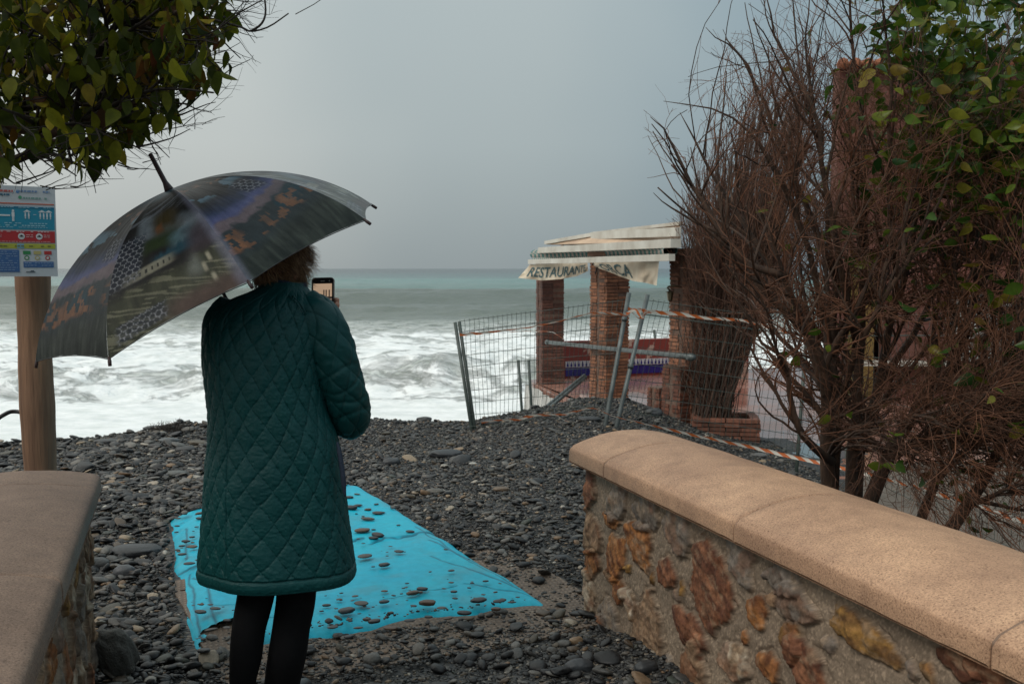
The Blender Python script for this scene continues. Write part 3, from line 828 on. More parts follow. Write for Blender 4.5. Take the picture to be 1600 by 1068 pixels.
def scatter(N, xr, yr, smin, smax, seed, power=2.0, dens=None):
    rg = np.random.default_rng(seed)
    x = rg.uniform(*xr, N); y = rg.uniform(*yr, N)
    s = smin + (smax - smin) * rg.random(N) ** power
    if dens is not None:
        k = rg.random(N) < dens(x, y); x, y, s = x[k], y[k], s[k]
    # only what lies near the view and outside walls, terrace and mat
    k = (~wall_mask(x, y)) & slab_keep(x, y, rg) & (np.abs(x) < 0.62 * y + 0.8)
    x, y, s = x[k], y[k], s[k]
    z = height(x, y); z = np.where(in_quad(x, y, matq), z + .058, z)
    du = (x - MA[0]) * UW[0] + (y - MA[1]) * UW[1]; dv = (x - MA[0]) * DW[0] + (y - MA[1]) * DW[1]
    z = np.where((~in_quad(x, y, matq)) & (du > -.25) & (du < 2.1) & (dv > -.55) & (dv < 1.5), z + .010, z)
    k = z > -1.7
    tk = (x > 1.9 + (y - 11.2) * -0.3) & (z < TZ + 0.02) & (y > 9)
    k &= ~tk & ~((x > 3.2) & (z < TZ + .05))
    return x[k], y[k], z[k], s[k]
lefty = lambda x, y: np.where(x < -1.2 - (y - 4) * .3, 1.0, 0.35)
mb = MB()
x, y, z, s = scatter(85000, (-3.2, 1.0), (2.4, 7.2), 0.0045, 0.014, 101); pebbles(mb, x, y, z, s, ico, icoT, 1)
x, y, z, s = scatter(60000, (-6.5, 4.6), (6.6, 11.3), 0.009, 0.022, 102); pebbles(mb, x, y, z + .002, s, ico, icoT, 2, flat=(0.25, 0.55))
x, y, z, s = scatter(11000, (-3.2, 1.0), (2.4, 7.5), 0.014, 0.036, 103, 2.2, lefty); pebbles(mb, x, y, z + .006, s, ico1, ico1T, 3)
x, y, z, s = scatter(6000, (-6.5, 4.6), (7.0, 11.3), 0.022, 0.045, 104, 2.5, lambda x, y: np.where(x < -1.6, .9, .22)); pebbles(mb, x, y, z + .008, s, ico1, ico1T, 4, flat=(.2, .45))
x, y, z, s = scatter(2300, (-3.6, 1.0), (3.2, 8.0), 0.026, 0.052, 105, 2.5, lambda x, y: np.where(x < -1.5 - (y - 4) * .25, .8, .12)); pebbles(mb, x, y, z + .015, s, ico2, ico2T, 5, flat=(.14, .34), tilt=.25)
x, y, z, s = scatter(500, (-6.5, 2.0), (7.5, 10.8), 0.045, 0.09, 106, 2.5, lambda x, y: np.where(x < -1.5, .8, .1)); pebbles(mb, x, y, z + .015, s, ico2, ico2T, 6, flat=(.15, .35), tilt=.2)
x, y, z, s = scatter(9000, (1.0, 4.6), (3.5, 7.2), 0.010, 0.030, 107); pebbles(mb, x, y, z + .004, s, ico, icoT, 7)
tag(mb.build('pebble_beach', M['pebble']), 'dark grey pebbles and shingle covering the beach', 'pebbles', kind='stuff')

def rock(name, px, py, wpx, hgt, yaw, colr, label, seed, depth=0.6, base=None, zoff=0.0, rough=0.5, group=None, ylift=None):
    p = G(px, py, 0.0)
    for _ in range(6):
        zz_ = float(mat_z(p[0], p[1])) if base == 'mat' else float(height(p[0], p[1]))
        p = G(px, py, zz_ + 0.01)
    r_ = wpx / F_PX * p[1] / 2
    q = ico3.copy(); q = np.sign(q) * np.abs(q) ** 0.85
    q *= 1 + 0.35 * (fbm(ico3 * 1.5 + seed * 3.7, 4, seed)[:, None] - .5)
    q *= np.array([r_, r_ * depth, hgt / 2])
    ca, sa = math.cos(yaw), math.sin(yaw)
    q = q @ np.array([[ca, sa, 0], [-sa, ca, 0], [0, 0, 1]])
    q += [p[0], p[1], zz_ + hgt * 0.32 + zoff]
    m = M.setdefault('rock_%s' % (colr,), simple('stone_%d' % seed, colr, tuple(v * .55 for v in colr), 14, rough, 0.5, 0.005))
    return tag(MB().add(q, T=ico3T).build(name, m), label, 'stone', group)
G0 = (0.036, 0.039, 0.044)
rocks = [(697, 711, 52, .075, .1, G0, 'large flat dark slate stone lying alone on the fine gravel right of the woman'),
    (612, 724, 28, .07, .2, G0, 'rounded dark grey stone between the woman and the large flat slate'),
    (680, 766, 28, .03, 0, (0.11, 0.10, 0.085), 'long tan grey stone on the gravel above the right edge of the blue mat'),
    (783, 764, 26, .035, 0, (0.15, 0.105, 0.07), 'brownish stone on the fine gravel left of the coping end'),
    (836, 782, 22, .03, .1, G0, 'small dark flat stone on fine gravel close to the right wall'),
    (807, 834, 20, .03, .1, (0.09, 0.10, 0.09), 'greenish grey oval stone on the gravel beside the grass tuft'),
    (739, 723, 13, .02, .1, (0.45, 0.44, 0.40), 'small white oval pebble on the dark gravel'),
    (878, 872, 26, .035, .1, G0, 'dark oval stone at the foot of the right stone wall'),
    (833, 873, 16, .03, 0, (0.30, 0.20, 0.12), 'small orange tan pebble near the foot of the right wall'),
    (212, 862, 78, .06, .03, (0.042, 0.044, 0.048), 'longest dark slab like stone left of the blue mat'),
    (194, 897, 34, .07, .2, (0.085, 0.088, 0.095), 'rounded blue grey stone below the long slab stone'),
    (152, 884, 38, .07, .2, (0.085, 0.085, 0.085), 'grey stone beside the end of the left wall'),
    (264, 690, 30, .06, .1, (0.10, 0.11, 0.115), 'pale grey stone on the beach crest behind the woman'),
    (244, 668, 40, .04, 0, G0, 'dark flat stone on top of the beach crest left of the woman'),
    (277, 741, 30, .05, .2, (0.09, 0.095, 0.09), 'flat grey stone on shingle between signpost and woman'),
    (168, 689, 40, .04, 0, G0, 'dark flat stone on the crest right of the signpost'),
    (306, 801, 26, .08, .2, (0.012, 0.012, 0.013), 'black rounded stone tucked beside the coat'),
    (130, 858, 44, .05, 0, (0.035, 0.036, 0.04), 'dark slate sticking out by the left wall end'),
    (172, 830, 26, .02, .3, (0.05, 0.06, 0.055), 'thin dark slate flake on the shingle left of the mat'),
    (900, 1000, 22, .03, .3, (0.30, 0.20, 0.12), 'tan pebble lying at the base of the right wall'),
    (905, 1042, 46, .05, .1, G0, 'dark smooth stone in the bottom pebble heap beside the right wall'),
    (1010, 1045, 42, .05, .4, (0.03, 0.032, 0.035), 'dark stone pressed against the right wall at the bottom'),
    (920, 655, 36, .05, 0, (0.04, 0.042, 0.045), 'dark rock on the gravel ridge in front of the middle brick pillar'),
    (1185, 712, 26, .05, 0, (0.15, 0.145, 0.14), 'pale stone on the gravel behind the right coping'),
    (765, 662, 30, .06, 0, (0.035, 0.036, 0.04), 'dark rock at the foot of the leaning fence post'),
    (1022, 648, 30, .10, 0, (0.045, 0.048, 0.052), 'grey rock on the gravel beside the brick planter')]
for i, (px, py, w, h_, yw, c_r, lb) in enumerate(rocks):
    rock('beach_stone', px, py, w, h_, yw, c_r, lb, i)
# tall concrete lump at bottom left
p = G(183, 1045, 0.03)
q = ico3.copy(); q = np.sign(q) * np.abs(q) ** .8
q *= 1 + 0.7 * (fbm(ico3 * 1.7 + 9, 4, 5)[:, None] - .5)
q = q * np.array([.068, .06, .10]); q[:, 0] -= q[:, 2] * 0.35
q += [p[0], p[1], .09]
tag(MB().add(q, T=ico3T).build('rubble_lump', simple('grey_rubble', (0.085, 0.08, 0.07), (0.045, 0.042, 0.036), 20, .8, .8, .01)), 'rough grey lump of rubble standing among pebbles beside the left wall', 'rubble')

# pebbles washed onto the mat: each its own thing
matp = [(623, 866, 14), (600, 888, 16), (570, 872, 22), (590, 838, 20), (566, 833, 22), (584, 842, 14), (641, 832, 13), (575, 815, 20), (548, 800, 20), (668, 948, 24), (646, 951, 10), (541, 960, 24), (565, 947, 22), (600, 946, 15), (610, 988, 20), (748, 945, 24), (780, 947, 18), (800, 949, 12), (660, 926, 16), (645, 932, 18), (705, 899, 10), (709, 930, 10), (555, 935, 10), (636, 915, 6), (705, 916, 8), (314, 962, 18), (337, 958, 16), (330, 985, 18), (355, 973, 12), (286, 925, 8), (345, 921, 9), (318, 1018, 18), (303, 1030, 12), (290, 845, 12), (300, 858, 16), (285, 870, 12), (296, 885, 16), (310, 878, 10), (278, 862, 8), (315, 950, 8), (360, 1005, 12), (300, 840, 8), (690, 957, 14), (725, 965, 20), (700, 973, 14), (670, 970, 12), (640, 975, 16), (560, 985, 14), (585, 975, 18), (775, 960, 14), (520, 985, 16), (545, 1000, 14), (530, 940, 9), (510, 950, 12), (516, 900, 9), (518, 880, 9), (560, 795, 12), (558, 775, 10), (546, 783, 12), (575, 800, 10), (590, 805, 16)]
rgm = np.random.default_rng(55)
proto_p = []
for k in range(10):
    q = ico2.copy(); q = np.sign(q) * np.abs(q) ** rgm.uniform(.7, 1)
    q *= 1 + 0.5 * (fbm(ico2 * 1.5 + k * 5, 3, k)[:, None] - .5)
    q *= np.array([1, rgm.uniform(.45, .8), rgm.uniform(.16, .32)])
    cc_ = [(0.028, .029, .031), (0.040, .040, .042), (0.06, .05, .042), (.020, .021, .024), (.09, .05, .03)][k % 5]
    mk = 'mp%d' % (k % 5)
    if mk not in M: M[mk] = simple('mat_pebble_%s' % 'abcde'[k % 5], cc_, tuple(v * .6 for v in cc_), 60, .45, .3, .002)
    proto_p.append(MB().add(q, T=ico2T).build('mat_pebble', M[mk]))
pts = [(G(px, py, .05), w * 1.15 / F_PX) for px, py, w in matp]
for k in range(190):
    tu_, tv_ = rgm.random(), rgm.random() ** 1.5
    if rgm.random() < .35: tv_ = rgm.random() * .16
    elif rgm.random() < .3: tu_ = rgm.random() * .2
    q = (MA * (1 - tu_) + MBp * tu_) * (1 - tv_) + (MD * (1 - tu_) + MC * tu_) * tv_
    pts.append((np.array([q[0], q[1], .05]), rgm.uniform(.0014, .0050) if rgm.random() < .85 else rgm.uniform(.005, .009)))
for i, (p, w) in enumerate(pts):
    o = proto_p[i] if i < 10 else proto_p[i % 10].copy()
    if i >= 10: COL.objects.link(o)
    s_ = w * p[1] / 2
    o.scale = (s_, s_, s_); o.location = (p[0], p[1], float(mat_z(p[0], p[1])) + s_ * .25)
    o.rotation_euler = (0, 0, rgm.uniform(-.6, .6))
    tag(o, 'small dark pebble washed onto the blue mat', 'pebble', 'pebbles washed onto the blue mat')

# ------------------------------------------------------------------ restaurant terrace
def brick_col(name, cx, cy, w, d, z0, z1, yaw, label, seed, pitch=0.048, cap=True, group='brick pillars of the beach restaurant', bcol=((0.20, 0.075, 0.045), (0.105, 0.045, 0.032))):
    rg = np.random.default_rng(seed)
    root = empty(name, (cx, cy, z0), label, 'pillar', group)
    ca, sa = math.cos(yaw), math.sin(yaw); ax = np.array([[ca, sa, 0], [-sa, ca, 0], [0, 0, 1]])
    mb = MB()
    mb.box((cx, cy, (z0 + z1) / 2), (w - .024, d - .024, z1 - z0 - .004), ax, (0.16, 0.10, 0.075))
    nrow = int((z1 - z0) / pitch)
    for r0 in range(nrow):
        zc = z0 + (r0 + .5) * pitch
        nb = 2
        for side in range(4):
            L = w if side % 2 == 0 else d
            for b_ in range(nb):
                bw = L / nb - 0.008
                t = -L / 2 + (b_ + .5) * L / nb
                if side % 2 == 0: loc = np.array([t, (-1 if side == 0 else 1) * (d / 2 - .03), 0]); size = (bw, .06, pitch - .011)
                else: loc = np.array([(-1 if side == 1 else 1) * (w / 2 - .03), t, 0]); size = (.06, bw - .0, pitch - .011)
                if side % 2 == 1 and bw > 0: size = (.06, max(.02, bw - (.12 / nb)), pitch - .011)
                loc = loc + [rg.uniform(-.006, .006), rg.uniform(-.006, .006), rg.uniform(-.002, .002)]
                k = rg.random(); c_ = np.array(bcol[0]) * k + np.array(bcol[1]) * (1 - k)
                if rg.random() < .05: continue
                mb.box(np.array([cx, cy, zc]) + loc @ ax, size, ax, c_ * rg.uniform(.8, 1.2))
    mb.build('brick_shaft', M['brick'], root, smooth=False, colors=True)
    if cap:
        MB().box((cx, cy, z1 + .03), (w + .05, d + .05, .06), ax, (0.22, 0.12, 0.08)).build('pillar_cap', M['brick'], root, smooth=False, colors=True)
    return root
YW = R(30)
brick_col('brick_pillar', .66, 17.3, .40, .40, -1.15, 1.74, R(14), 'dark brick pillar farthest out beside the surf, left end of the banner', 1, bcol=((0.16, 0.068, 0.048), (0.085, 0.042, 0.034)))
brick_col('brick_pillar', 1.37, 14.0, .40, .40, -.9, 1.72, YW, 'middle brick pillar under the gap in the restaurant banner', 2, bcol=((0.33, 0.14, 0.072), (0.17, 0.075, 0.045)))
brick_col('brick_pillar', 2.15, 11.75, .42, .42, -.9, 1.72, YW, 'brick pillar directly left of the dead conical shrub', 3, bcol=((0.34, 0.15, 0.085), (0.18, 0.085, 0.055)))
brick_col('brick_stub', 1.86, 12.35, .26, .24, -.7, .08, YW, 'low broken brick stub between the middle pillar and the shrub', 4, cap=False, group=None)['category'] = 'brick stub'
brick_col('brick_plinth', 1.98, 11.62, .30, .34, -.7, .42, YW, 'waist high brick plinth against the left side of the pillar by the shrub', 5, cap=False, group=None)['category'] = 'plinth'

# planter of thin brick under the dead cypress
PLC = np.array([2.42, 11.25])
root = empty('brick_planter', (PLC[0], PLC[1], -.5), 'low square planter of thin red bricks holding the dead conical shrub', 'planter')
ax = np.array([[math.cos(R(-8)), math.sin(R(-8)), 0], [-math.sin(R(-8)), math.cos(R(-8)), 0], [0, 0, 1]])
mb = MB(); rg = np.random.default_rng(9)
pw, pd, pt = .74, .62, .10
mb.box((PLC[0], PLC[1], -.32), (pw - .05, pd - .05, .30), ax, (0.05, .04, .03))
for r0 in range(8):
    zc = -.50 + (r0 + .5) * .048
    for k in range(4):
        for sgn in (-1, 1):
            for hor in (0, 1):
                L = pw if hor else pd
                t = -L / 2 + (k + .5 + .12 * (r0 % 2)) * L / 4.3
                loc = np.array([t, sgn * (pd / 2 - pt / 2), 0]) if hor else np.array([sgn * (pw / 2 - pt / 2), t, 0])
                size = (L / 4.3 - .008, pt, .038) if hor else (pt, L / 4.3 - .008, .038)
                loc = loc + [rg.uniform(-.008, .008), rg.uniform(-.008, .008), (0.002 if hor else 0)]
                mb.box(np.array([PLC[0], PLC[1], zc]) + loc @ ax, size, ax, np.array((0.20, 0.08, 0.05)) * rg.uniform(.5, 1.2))
mb.build('brickwork', M['brick'], root, smooth=False, colors=True)

# low red wall with blue tile band
def peeled():
    m, n, l, b = new_mat('peeling_red_paint')
    f = noise(n, l, 2.4, 7, 0.6)
    c = ramp(n, l, f, [(0.0, (0.23, 0.045, 0.035)), (0.52, (0.20, 0.038, 0.03)), (0.545, (0.42, 0.30, 0.25)), (0.7, (0.50, 0.38, 0.31))])
    l.new(c, b.inputs['Base Color']); b.inputs['Roughness'].default_value = .6
    bump(n, l, b, f, .5, .01); return m
M['peel'] = peeled()
M['tile_blue'] = simple('cobalt_tiles', (0.022, 0.020, 0.20), (0.012, 0.012, 0.12), 8, .2, .1, .001)
M['tile_white'] = simple('white_tiles', (0.60, 0.60, 0.60), (0.45, 0.46, 0.5), 8, .25, .1, .001)
root = empty('parapet_wall', (2.4, 18.5, TZ), 'low peeling red parapet with a band of cobalt blue and white tiles, facing the surf', 'wall')
wa, wb = np.array([.75, 17.95]), np.array([4.45, 19.35])
wd = nrm(wb - wa); wn_ = np.array([wd[1], -wd[0]]); Lq = np.linalg.norm(wb - wa)
ax = np.array([[wd[0], wd[1], 0], [-wn_[0], -wn_[1], 0], [0, 0, 1]])
cw = (wa + wb) / 2
MB().box((*cw, TZ + .34), (Lq, .16, .68), ax).build('wall_face', M['peel'], root, smooth=False)
ts_, te_ = .20, Lq - .02
mb = MB(); mw = MB(); md = MB()
for k in range(int((te_ - ts_) / .15)):
    c_ = wa + wd * (ts_ + (k + .5) * .15) + wn_ * .088
    mb.box((*c_, TZ + .125), (.145, .016, .15), ax)
    mw.box((*c_, TZ + .265), (.145, .014, .11), ax)
    for s_ in (-.037, .037):
        q = c_ + wd * s_ + wn_ * .009
        md.box((*q, TZ + .245), (.034, .006, .05), ax); md.box((*q, TZ + .285), (.014, .006, .05), ax)
mb.build('blue_tile_band', M['tile_blue'], root, smooth=False)
mw.build('white_tile_band', M['tile_white'], root, smooth=False)
md.build('tile_pattern', M['tile_blue'], root, smooth=False)
root = empty('painted_pillar', (4.30, 19.1, TZ), 'square red and white peeling pillar at the right end of the parapet', 'pillar')
MB().box((4.32, 19.12, TZ + 1.25), (.34, .34, 2.5), ax).build('pillar_shaft', M['peel'], root, smooth=False)
MB().box((4.32, 19.12, TZ + 2.54), (.42, .42, .08), ax).build('pillar_cap', M['canvas'], root, smooth=False)

# awning: cassette beams, folded frame, rolled striped cloth
aw = empty('awning', P(935, 395, 14.2), 'white metal awning frame folded flat above the brick pillars', 'awning')
def ln(t):   # line of the pillars, t 0..1 ; returns depth Y
    return 16.95 - 6.2 * t
def barpx(name, a, b, h, w, mat, parent):
    pa, pb = P(*a), P(*b)
    return MB().bar(pa, pb, w, h).build(name, mat, parent, smooth=False)
barpx('front_rail', (828, 409, 16.85), (1050, 402, 10.7), .075, .07, M['white_metal'], aw)
barpx('cassette_beam', (846, 391, 16.8), (1056, 380, 10.8), .095, .12, M['white_metal'], aw)
barpx('folding_arm', (853, 379, 16.7), (926, 366.5, 14.6), .055, .06, M['white_metal'], aw)
barpx('folding_arm', (926, 368.5, 14.6), (1060, 362, 11), .10, .06, M['white_metal'], aw)
barpx('folding_arm', (928, 364.5, 14.7), (1064, 349, 11.6), .04, .05, M['white_metal'], aw)
pts3 = [P(853, 382, 16.75), P(926, 367, 14.68), P(1062, 350, 11.7), P(1062, 377, 11.0), P(930, 384, 14.5)]
Va = np.array(pts3); Vb = Va + [0.02, 0.06, 0.0]
mb = MB(); mb.add(np.vstack([Va, Vb]), [[i, (i + 1) % 5, 5 + (i + 1) % 5, 5 + i] for i in range(5)], [[0, i, i + 1] for i in range(1, 4)] + [[5, 5 + i + 1, 5 + i] for i in range(1, 4)])
mb.build('folded_canvas', M['canvas'], aw, smooth=False)
for px_, Yk in ((874, 15.9), (926, 14.4), (980, 12.9), (1012, 12.0)):
    p_ = P(px_, 389 - (px_ - 874) * .04, Yk - .1)
    MB().box(p_, (.10, .07, .07)).tubes(smoothpath([p_ + [0, 0, .03], p_ + [.06, -.02, .05], p_ + [.13, -.03, -.02]], 8), np.full(8, .012), 6).build('bracket', simple('rusty_bracket_%d' % px_, (0.25, 0.13, 0.07), (0.12, .06, .04), 20, .7), aw)
# rolled cloth: tube with stripes
m, n, l, b = new_mat('striped_awning_cloth')
a_ = attr(n, 'uvc', 'Vector'); s_ = n.new('ShaderNodeSeparateXYZ'); l.new(a_, s_.inputs[0])
fr = mth(n, l, 'FRACT', mth(n, l, 'MULTIPLY_ADD', s_.outputs[0], 34.0, mth(n, l, 'MULTIPLY', s_.outputs[1], 1.2)))
c = ramp(n, l, fr, [(0, (0.03, 0.17, 0.16)), (0.42, (0.03, 0.15, 0.15)), (0.5, (0.42, 0.36, 0.31)), (0.92, (0.36, 0.28, 0.24))], 'CONSTANT')
l.new(mixc(n, l, ramp(n, l, noise(n, l, 1.3, 4), [(0.35, (0.0,) * 3), (0.65, (0.4,) * 3)]), c, (0.14, 0.12, 0.12)), b.inputs['Base Color']); b.inputs['Roughness'].default_value = .8
M['stripe'] = m
pr = np.array([P(836 + 212 * t, 397.5 - 7 * t, ln(t) + .25) for t in np.linspace(0, 1, 60)])
th_ = np.linspace(0, 2 * np.pi, 17)[:-1]
rad_ = .075 + .02 * N2(np.arange(60)[:, None] * .4, np.arange(16)[None] * .5, 1, seed=5)
tn = nrm(pr[-1] - pr[0]); A_ = nrm(np.cross(tn, [0, 0, 1])); B_ = np.cross(tn, A_)
V = pr[:, None] + rad_[..., None] * (np.cos(th_)[None, :, None] * A_ + np.sin(th_)[None, :, None] * B_)
uv = np.stack(np.meshgrid(np.linspace(0, 1, 60), th_ / 6.28, indexing='ij') + [np.zeros((60, 16))], -1)
MB().grid(V, closed=True, uv=uv).build('rolled_cloth', M['stripe'], aw, uvs=True)
# narrow striped strip above the rail
V = np.array([[P(832 + 214 * t, 406.0 - 6.5 * t, ln(t) - .03), P(832 + 214 * t, 402.5 - 6.5 * t, ln(t) + .1)] for t in np.linspace(0, 1, 40)])
MB().grid(V, uv=np.stack(np.meshgrid(np.linspace(0, 2, 40), [0, .5], indexing='ij') + [np.zeros((40, 2))], -1)).grid(V - [0, 0, .012], uv=np.stack(np.meshgrid(np.linspace(0, 2, 40), [0, .5], indexing='ij') + [np.zeros((40, 2))], -1)).build('cloth_edge', M['stripe'], aw, uvs=True)

# banner in two pieces
m, n, l, b = new_mat('cream_banner_cloth')
f = noise(n, l, 3, 5)
l.new(ramp(n, l, f, [(0.3, (0.55, 0.43, 0.31)), (0.6, (0.78, 0.69, 0.55))]), b.inputs['Base Color']); b.inputs['Roughness'].default_value = .85
bump(n, l, b, noise(n, l, 8, 4), .5, .02)
tr = n.new('ShaderNodeBsdfTranslucent'); tr.inputs[0].default_value = (.5, .42, .3, 1); mx = n.new('ShaderNodeMixShader'); mx.inputs[0].default_value = .25
l.new(b.outputs[0], mx.inputs[1]); l.new(tr.outputs[0], mx.inputs[2]); l.new(mx.outputs[0], n['Material Output'].inputs[0])
M['banner'] = m
M['ink'] = simple('teal_lettering', (0.022, 0.075, 0.085), (0.05, 0.10, 0.11), 9, .8, .2, .002)
def banner_surface(top, bot, seed):
    top = np.array(top, float); bot = np.array(bot, float)
    def surf(u, v, off=0.0):
        u = np.asarray(u, float); v = np.asarray(v, float)
        tx = np.interp(u, np.linspace(0, 1, len(top)), top[:, 0]); ty = np.interp(u, np.linspace(0, 1, len(top)), top[:, 1])
        bx = np.interp(u, np.linspace(0, 1, len(bot)), bot[:, 0]); by = np.interp(u, np.linspace(0, 1, len(bot)), bot[:, 1])
        px = tx * (1 - v) + bx * v; py = ty * (1 - v) + by * v
        Yd = ln((np.clip(px, 820, 1050) - 828) / 220) - .18 - off
        Yd = Yd + v * (0.10 * np.sin(u * 15 + v * 3 + seed) + .08 * (N2(u * 9, v * 3, 1.5, seed=seed) - .5) + .03 * np.sin(u * 40 + v * 8))
        x = (px - 800) / F_PX; uu_ = -(py - 534) / F_PX
        d = np.stack([x, CP + uu_ * SP, -SP + uu_ * CP], -1)
        return EYE + d * (Yd / d[..., 1])[..., None]
    return surf
def text_on(txt, surf, u0, u1, v0, v1, parent, name, sx=1.0, vfun=None):
    cu = bpy.data.curves.new('t', 'FONT'); cu.body = txt; cu.offset = 0.012; cu.resolution_u = 3
    ob = bpy.data.objects.new('t', cu); COL.objects.link(ob)
    dg = bpy.context.evaluated_depsgraph_get(); me = bpy.data.meshes.new_from_object(ob.evaluated_get(dg))
    bpy.data.objects.remove(ob)
    import bmesh
    bm = bmesh.new(); bm.from_mesh(me)
    bmesh.ops.triangulate(bm, faces=bm.faces[:])
    for _ in range(2): bmesh.ops.subdivide_edges(bm, edges=[e for e in bm.edges if e.calc_length() > .12], cuts=1)
    bmesh.ops.triangulate(bm, faces=bm.faces[:])
    V = np.array([v.co[:] for v in bm.verts]); T = np.array([[v.index for v in f.verts] for f in bm.faces]); bm.free(); bpy.data.meshes.remove(me)
    x0, x1 = V[:, 0].min(), V[:, 0].max(); y0, y1 = V[:, 1].min(), V[:, 1].max()
    u = u0 + (V[:, 0] - x0) / (x1 - x0) * (u1 - u0); v = v1 - (V[:, 1] - y0) / (y1 - y0) * (v1 - v0)
    return MB().add(surf(u, v, .025), T=T).build(name, M['ink'], parent, smooth=False)
bn = empty('restaurant_banner', P(930, 412, 14), 'torn cream cloth banner with teal restaurant lettering hanging from the awning rail', 'banner')
s1 = banner_surface([(828, 413), (850, 412.5), (880, 411.5), (905, 411), (918, 410.5)], [(810, 434), (846, 438), (876, 436), (902, 431), (919, 423)], 1)
s2 = banner_surface([(924, 410.5), (950, 409.5), (990, 408), (1030, 406)], [(930, 417), (955, 426), (972, 433), (990, 439), (1010, 442), (1026, 446)], 4)
for sf, nm in ((s1, 'torn_cloth'), (s2, 'torn_cloth')):
    U, Vv = np.meshgrid(np.linspace(0, 1, 90), np.linspace(0, 1, 22), indexing='ij')
    MB().grid(sf(U, Vv)).grid(sf(U, Vv, -.008)).build(nm, M['banner'], bn)
text_on('RESTAURANTE', s1, .07, .94, .20, .84, bn, 'lettering')
text_on('ORCA', s2, .10, .60, .15, .86, bn, 'lettering')
def cable(pts, r, mat, name, label, cat, n=24, group=None):
    q = smoothpath(pts, n)
    return tag(MB().tubes(q, np.full(n, r), 7).build(name, mat), label, cat, group)
MB().tubes(smoothpath([P(926, 414, 13.9), P(929, 405, 13.9), P(934, 411, 13.9), P(930, 428, 13.9)], 20), np.full(20, .012), 6).build('tie_cord', M['black'], bn)

# horizontal pipe, wall lamp
root = empty('scaffold_pipe', P(860, 535, 16.0), 'long grey steel pipe fixed level between the pillars above the red parapet', 'pipe')
pa, pb = P(856, 534.5, 16.0), P(1084, 558, 10.75)
MB().tubes(np.linspace(pa, pb, 12), np.full(12, .031), 14).build('tube', M['steel'], root)
for t in (.0, .985):
    q = pa + (pb - pa) * t
    MB().tubes(np.array([q - nrm(pb - pa) * .04, q + nrm(pb - pa) * .04]), np.full(2, .042), 14).build('coupler', M['steel'], root)
lam = P(1047, 462, 11.45)
root = empty('wall_lantern', lam, 'small brass bracket lantern on the brick pillar beside the dead shrub', 'lantern')
brass = simple('aged_brass', (0.22, 0.17, 0.10), (0.10, .08, .05), 20, .45, .2, .002, metal=.7)
MB().tubes(smoothpath([lam + [.14, .03, .10], lam + [.05, 0, .11], lam + [-.03, 0, .10], lam + [0, 0, .06]], 12), np.full(12, .012), 6).build('bracket_arm', brass, root)
mb = MB(); mb.tubes(np.array([lam + [0, 0, .06], lam + [0, 0, .045], lam + [0, 0, .04], lam + [0, 0, -.05], lam + [0, 0, -.07]]), np.array([.01, .05, .04, .028, .008]), 6); mb.build('lantern_body', brass, root, smooth=False)

# red house behind the shrub
hs = empty('red_house', (4.9, 15.0, TZ), 'dark red rendered house behind the shrubs with grey roller shutter and tiled eave', 'house')
m, n, l, b = new_mat('red_render')
f = noise(n, l, 1.4, 6)
l.new(ramp(n, l, f, [(0.3, (0.115, 0.045, 0.034)), (0.7, (0.185, 0.070, 0.052))]), b.inputs['Base Color']); b.inputs['Roughness'].default_value = .8; bump(n, l, b, noise(n, l, 12, 5), .5, .01)
M['render_red'] = m
yellow = simple('ochre_paint', (0.42, 0.30, 0.10), (0.32, .2, .07), 2, .8)
hx0, hx1, hy = 4.85, 13.5, 15.0
def X_at(px): return (px - 800) / F_PX * hy
def Z_at(py): return float(P(1300, py, hy)[2])
zt_ = Z_at(106)
mb = MB()
def panel(px0, px1, za, zb, y0=hy, th=.3): mb.box(((X_at(px0) + X_at(px1)) / 2, y0 + th / 2, (za + zb) / 2), (X_at(px1) - X_at(px0), th, zb - za))
panel(1303, 1326, TZ, Z_at(390)); panel(1386, 1484, TZ, Z_at(455)); panel(1484, 1606, TZ, Z_at(572)); panel(1606, 2100, TZ, Z_at(455))
panel(1303, 1386, Z_at(390), zt_); panel(1386, 2100, Z_at(455), zt_, hy + .001)
mb.prism([(hx0 + .005, hy + .302), (hx0 + .3, hy + .302), (6.75, 19.3), (13.2, 19.3), (13.2, hy + .302), (13.495, hy + .302), (13.495, 19.6), (6.4, 19.6)], TZ, zt_)
mb.build('wall', M['render_red'], hs, smooth=False)
MB().box((X_at(1356), hy + .55, (TZ + Z_at(390)) / 2), (X_at(1386) - X_at(1326), .1, Z_at(390) - TZ)).build('ochre_recess', yellow, hs, smooth=False)
mb = MB()
for k in range(16):
    zc = Z_at(572) + .05 + k * .072
    mb.tubes(np.array([[X_at(1487), hy + .12, zc], [X_at(1603), hy + .12, zc]]), np.full(2, .038), 8)
mb.build('roller_shutter', simple('grey_shutter', (0.34, 0.35, 0.34), (0.26, .27, .26), 2, .5), hs)
MB().box((X_at(1490), hy - .10, Z_at(566)), (X_at(1640) - X_at(1340), .34, .06)).build('window_sill', M['white_metal'], hs, smooth=False)
tile = simple('clay_roof_tiles', (0.42, 0.16, 0.075), (0.22, 0.08, 0.045), 6, .8)
mb = MB()
for k in range(48):
    xx = hx0 + k * .185
    mb.tubes(np.array([[xx, hy - .16, zt_ + .03], [xx + .45, hy + 1.3, zt_ + .30]]), np.array([.085, .085]), 8)
mb.build('tiled_eave', tile, hs)
MB().prism([(hx0 + .1, hy + .1), (13.4, hy + .1), (13.4, 19.5), (6.5, 19.5)], zt_ + .005, zt_ + .06).build('roof', tile, hs, smooth=False)
wz = Z_at(272)
w_ = MB().box((X_at(1585), hy - .02, wz), (.55, .06, .8)).build('window', M['white_metal'], hs, smooth=False)
m, n, l, b = new_mat('window_glass'); b.inputs['Base Color'].default_value = (.05, .06, .065, 1); b.inputs['Roughness'].default_value = .05; M['glass'] = m
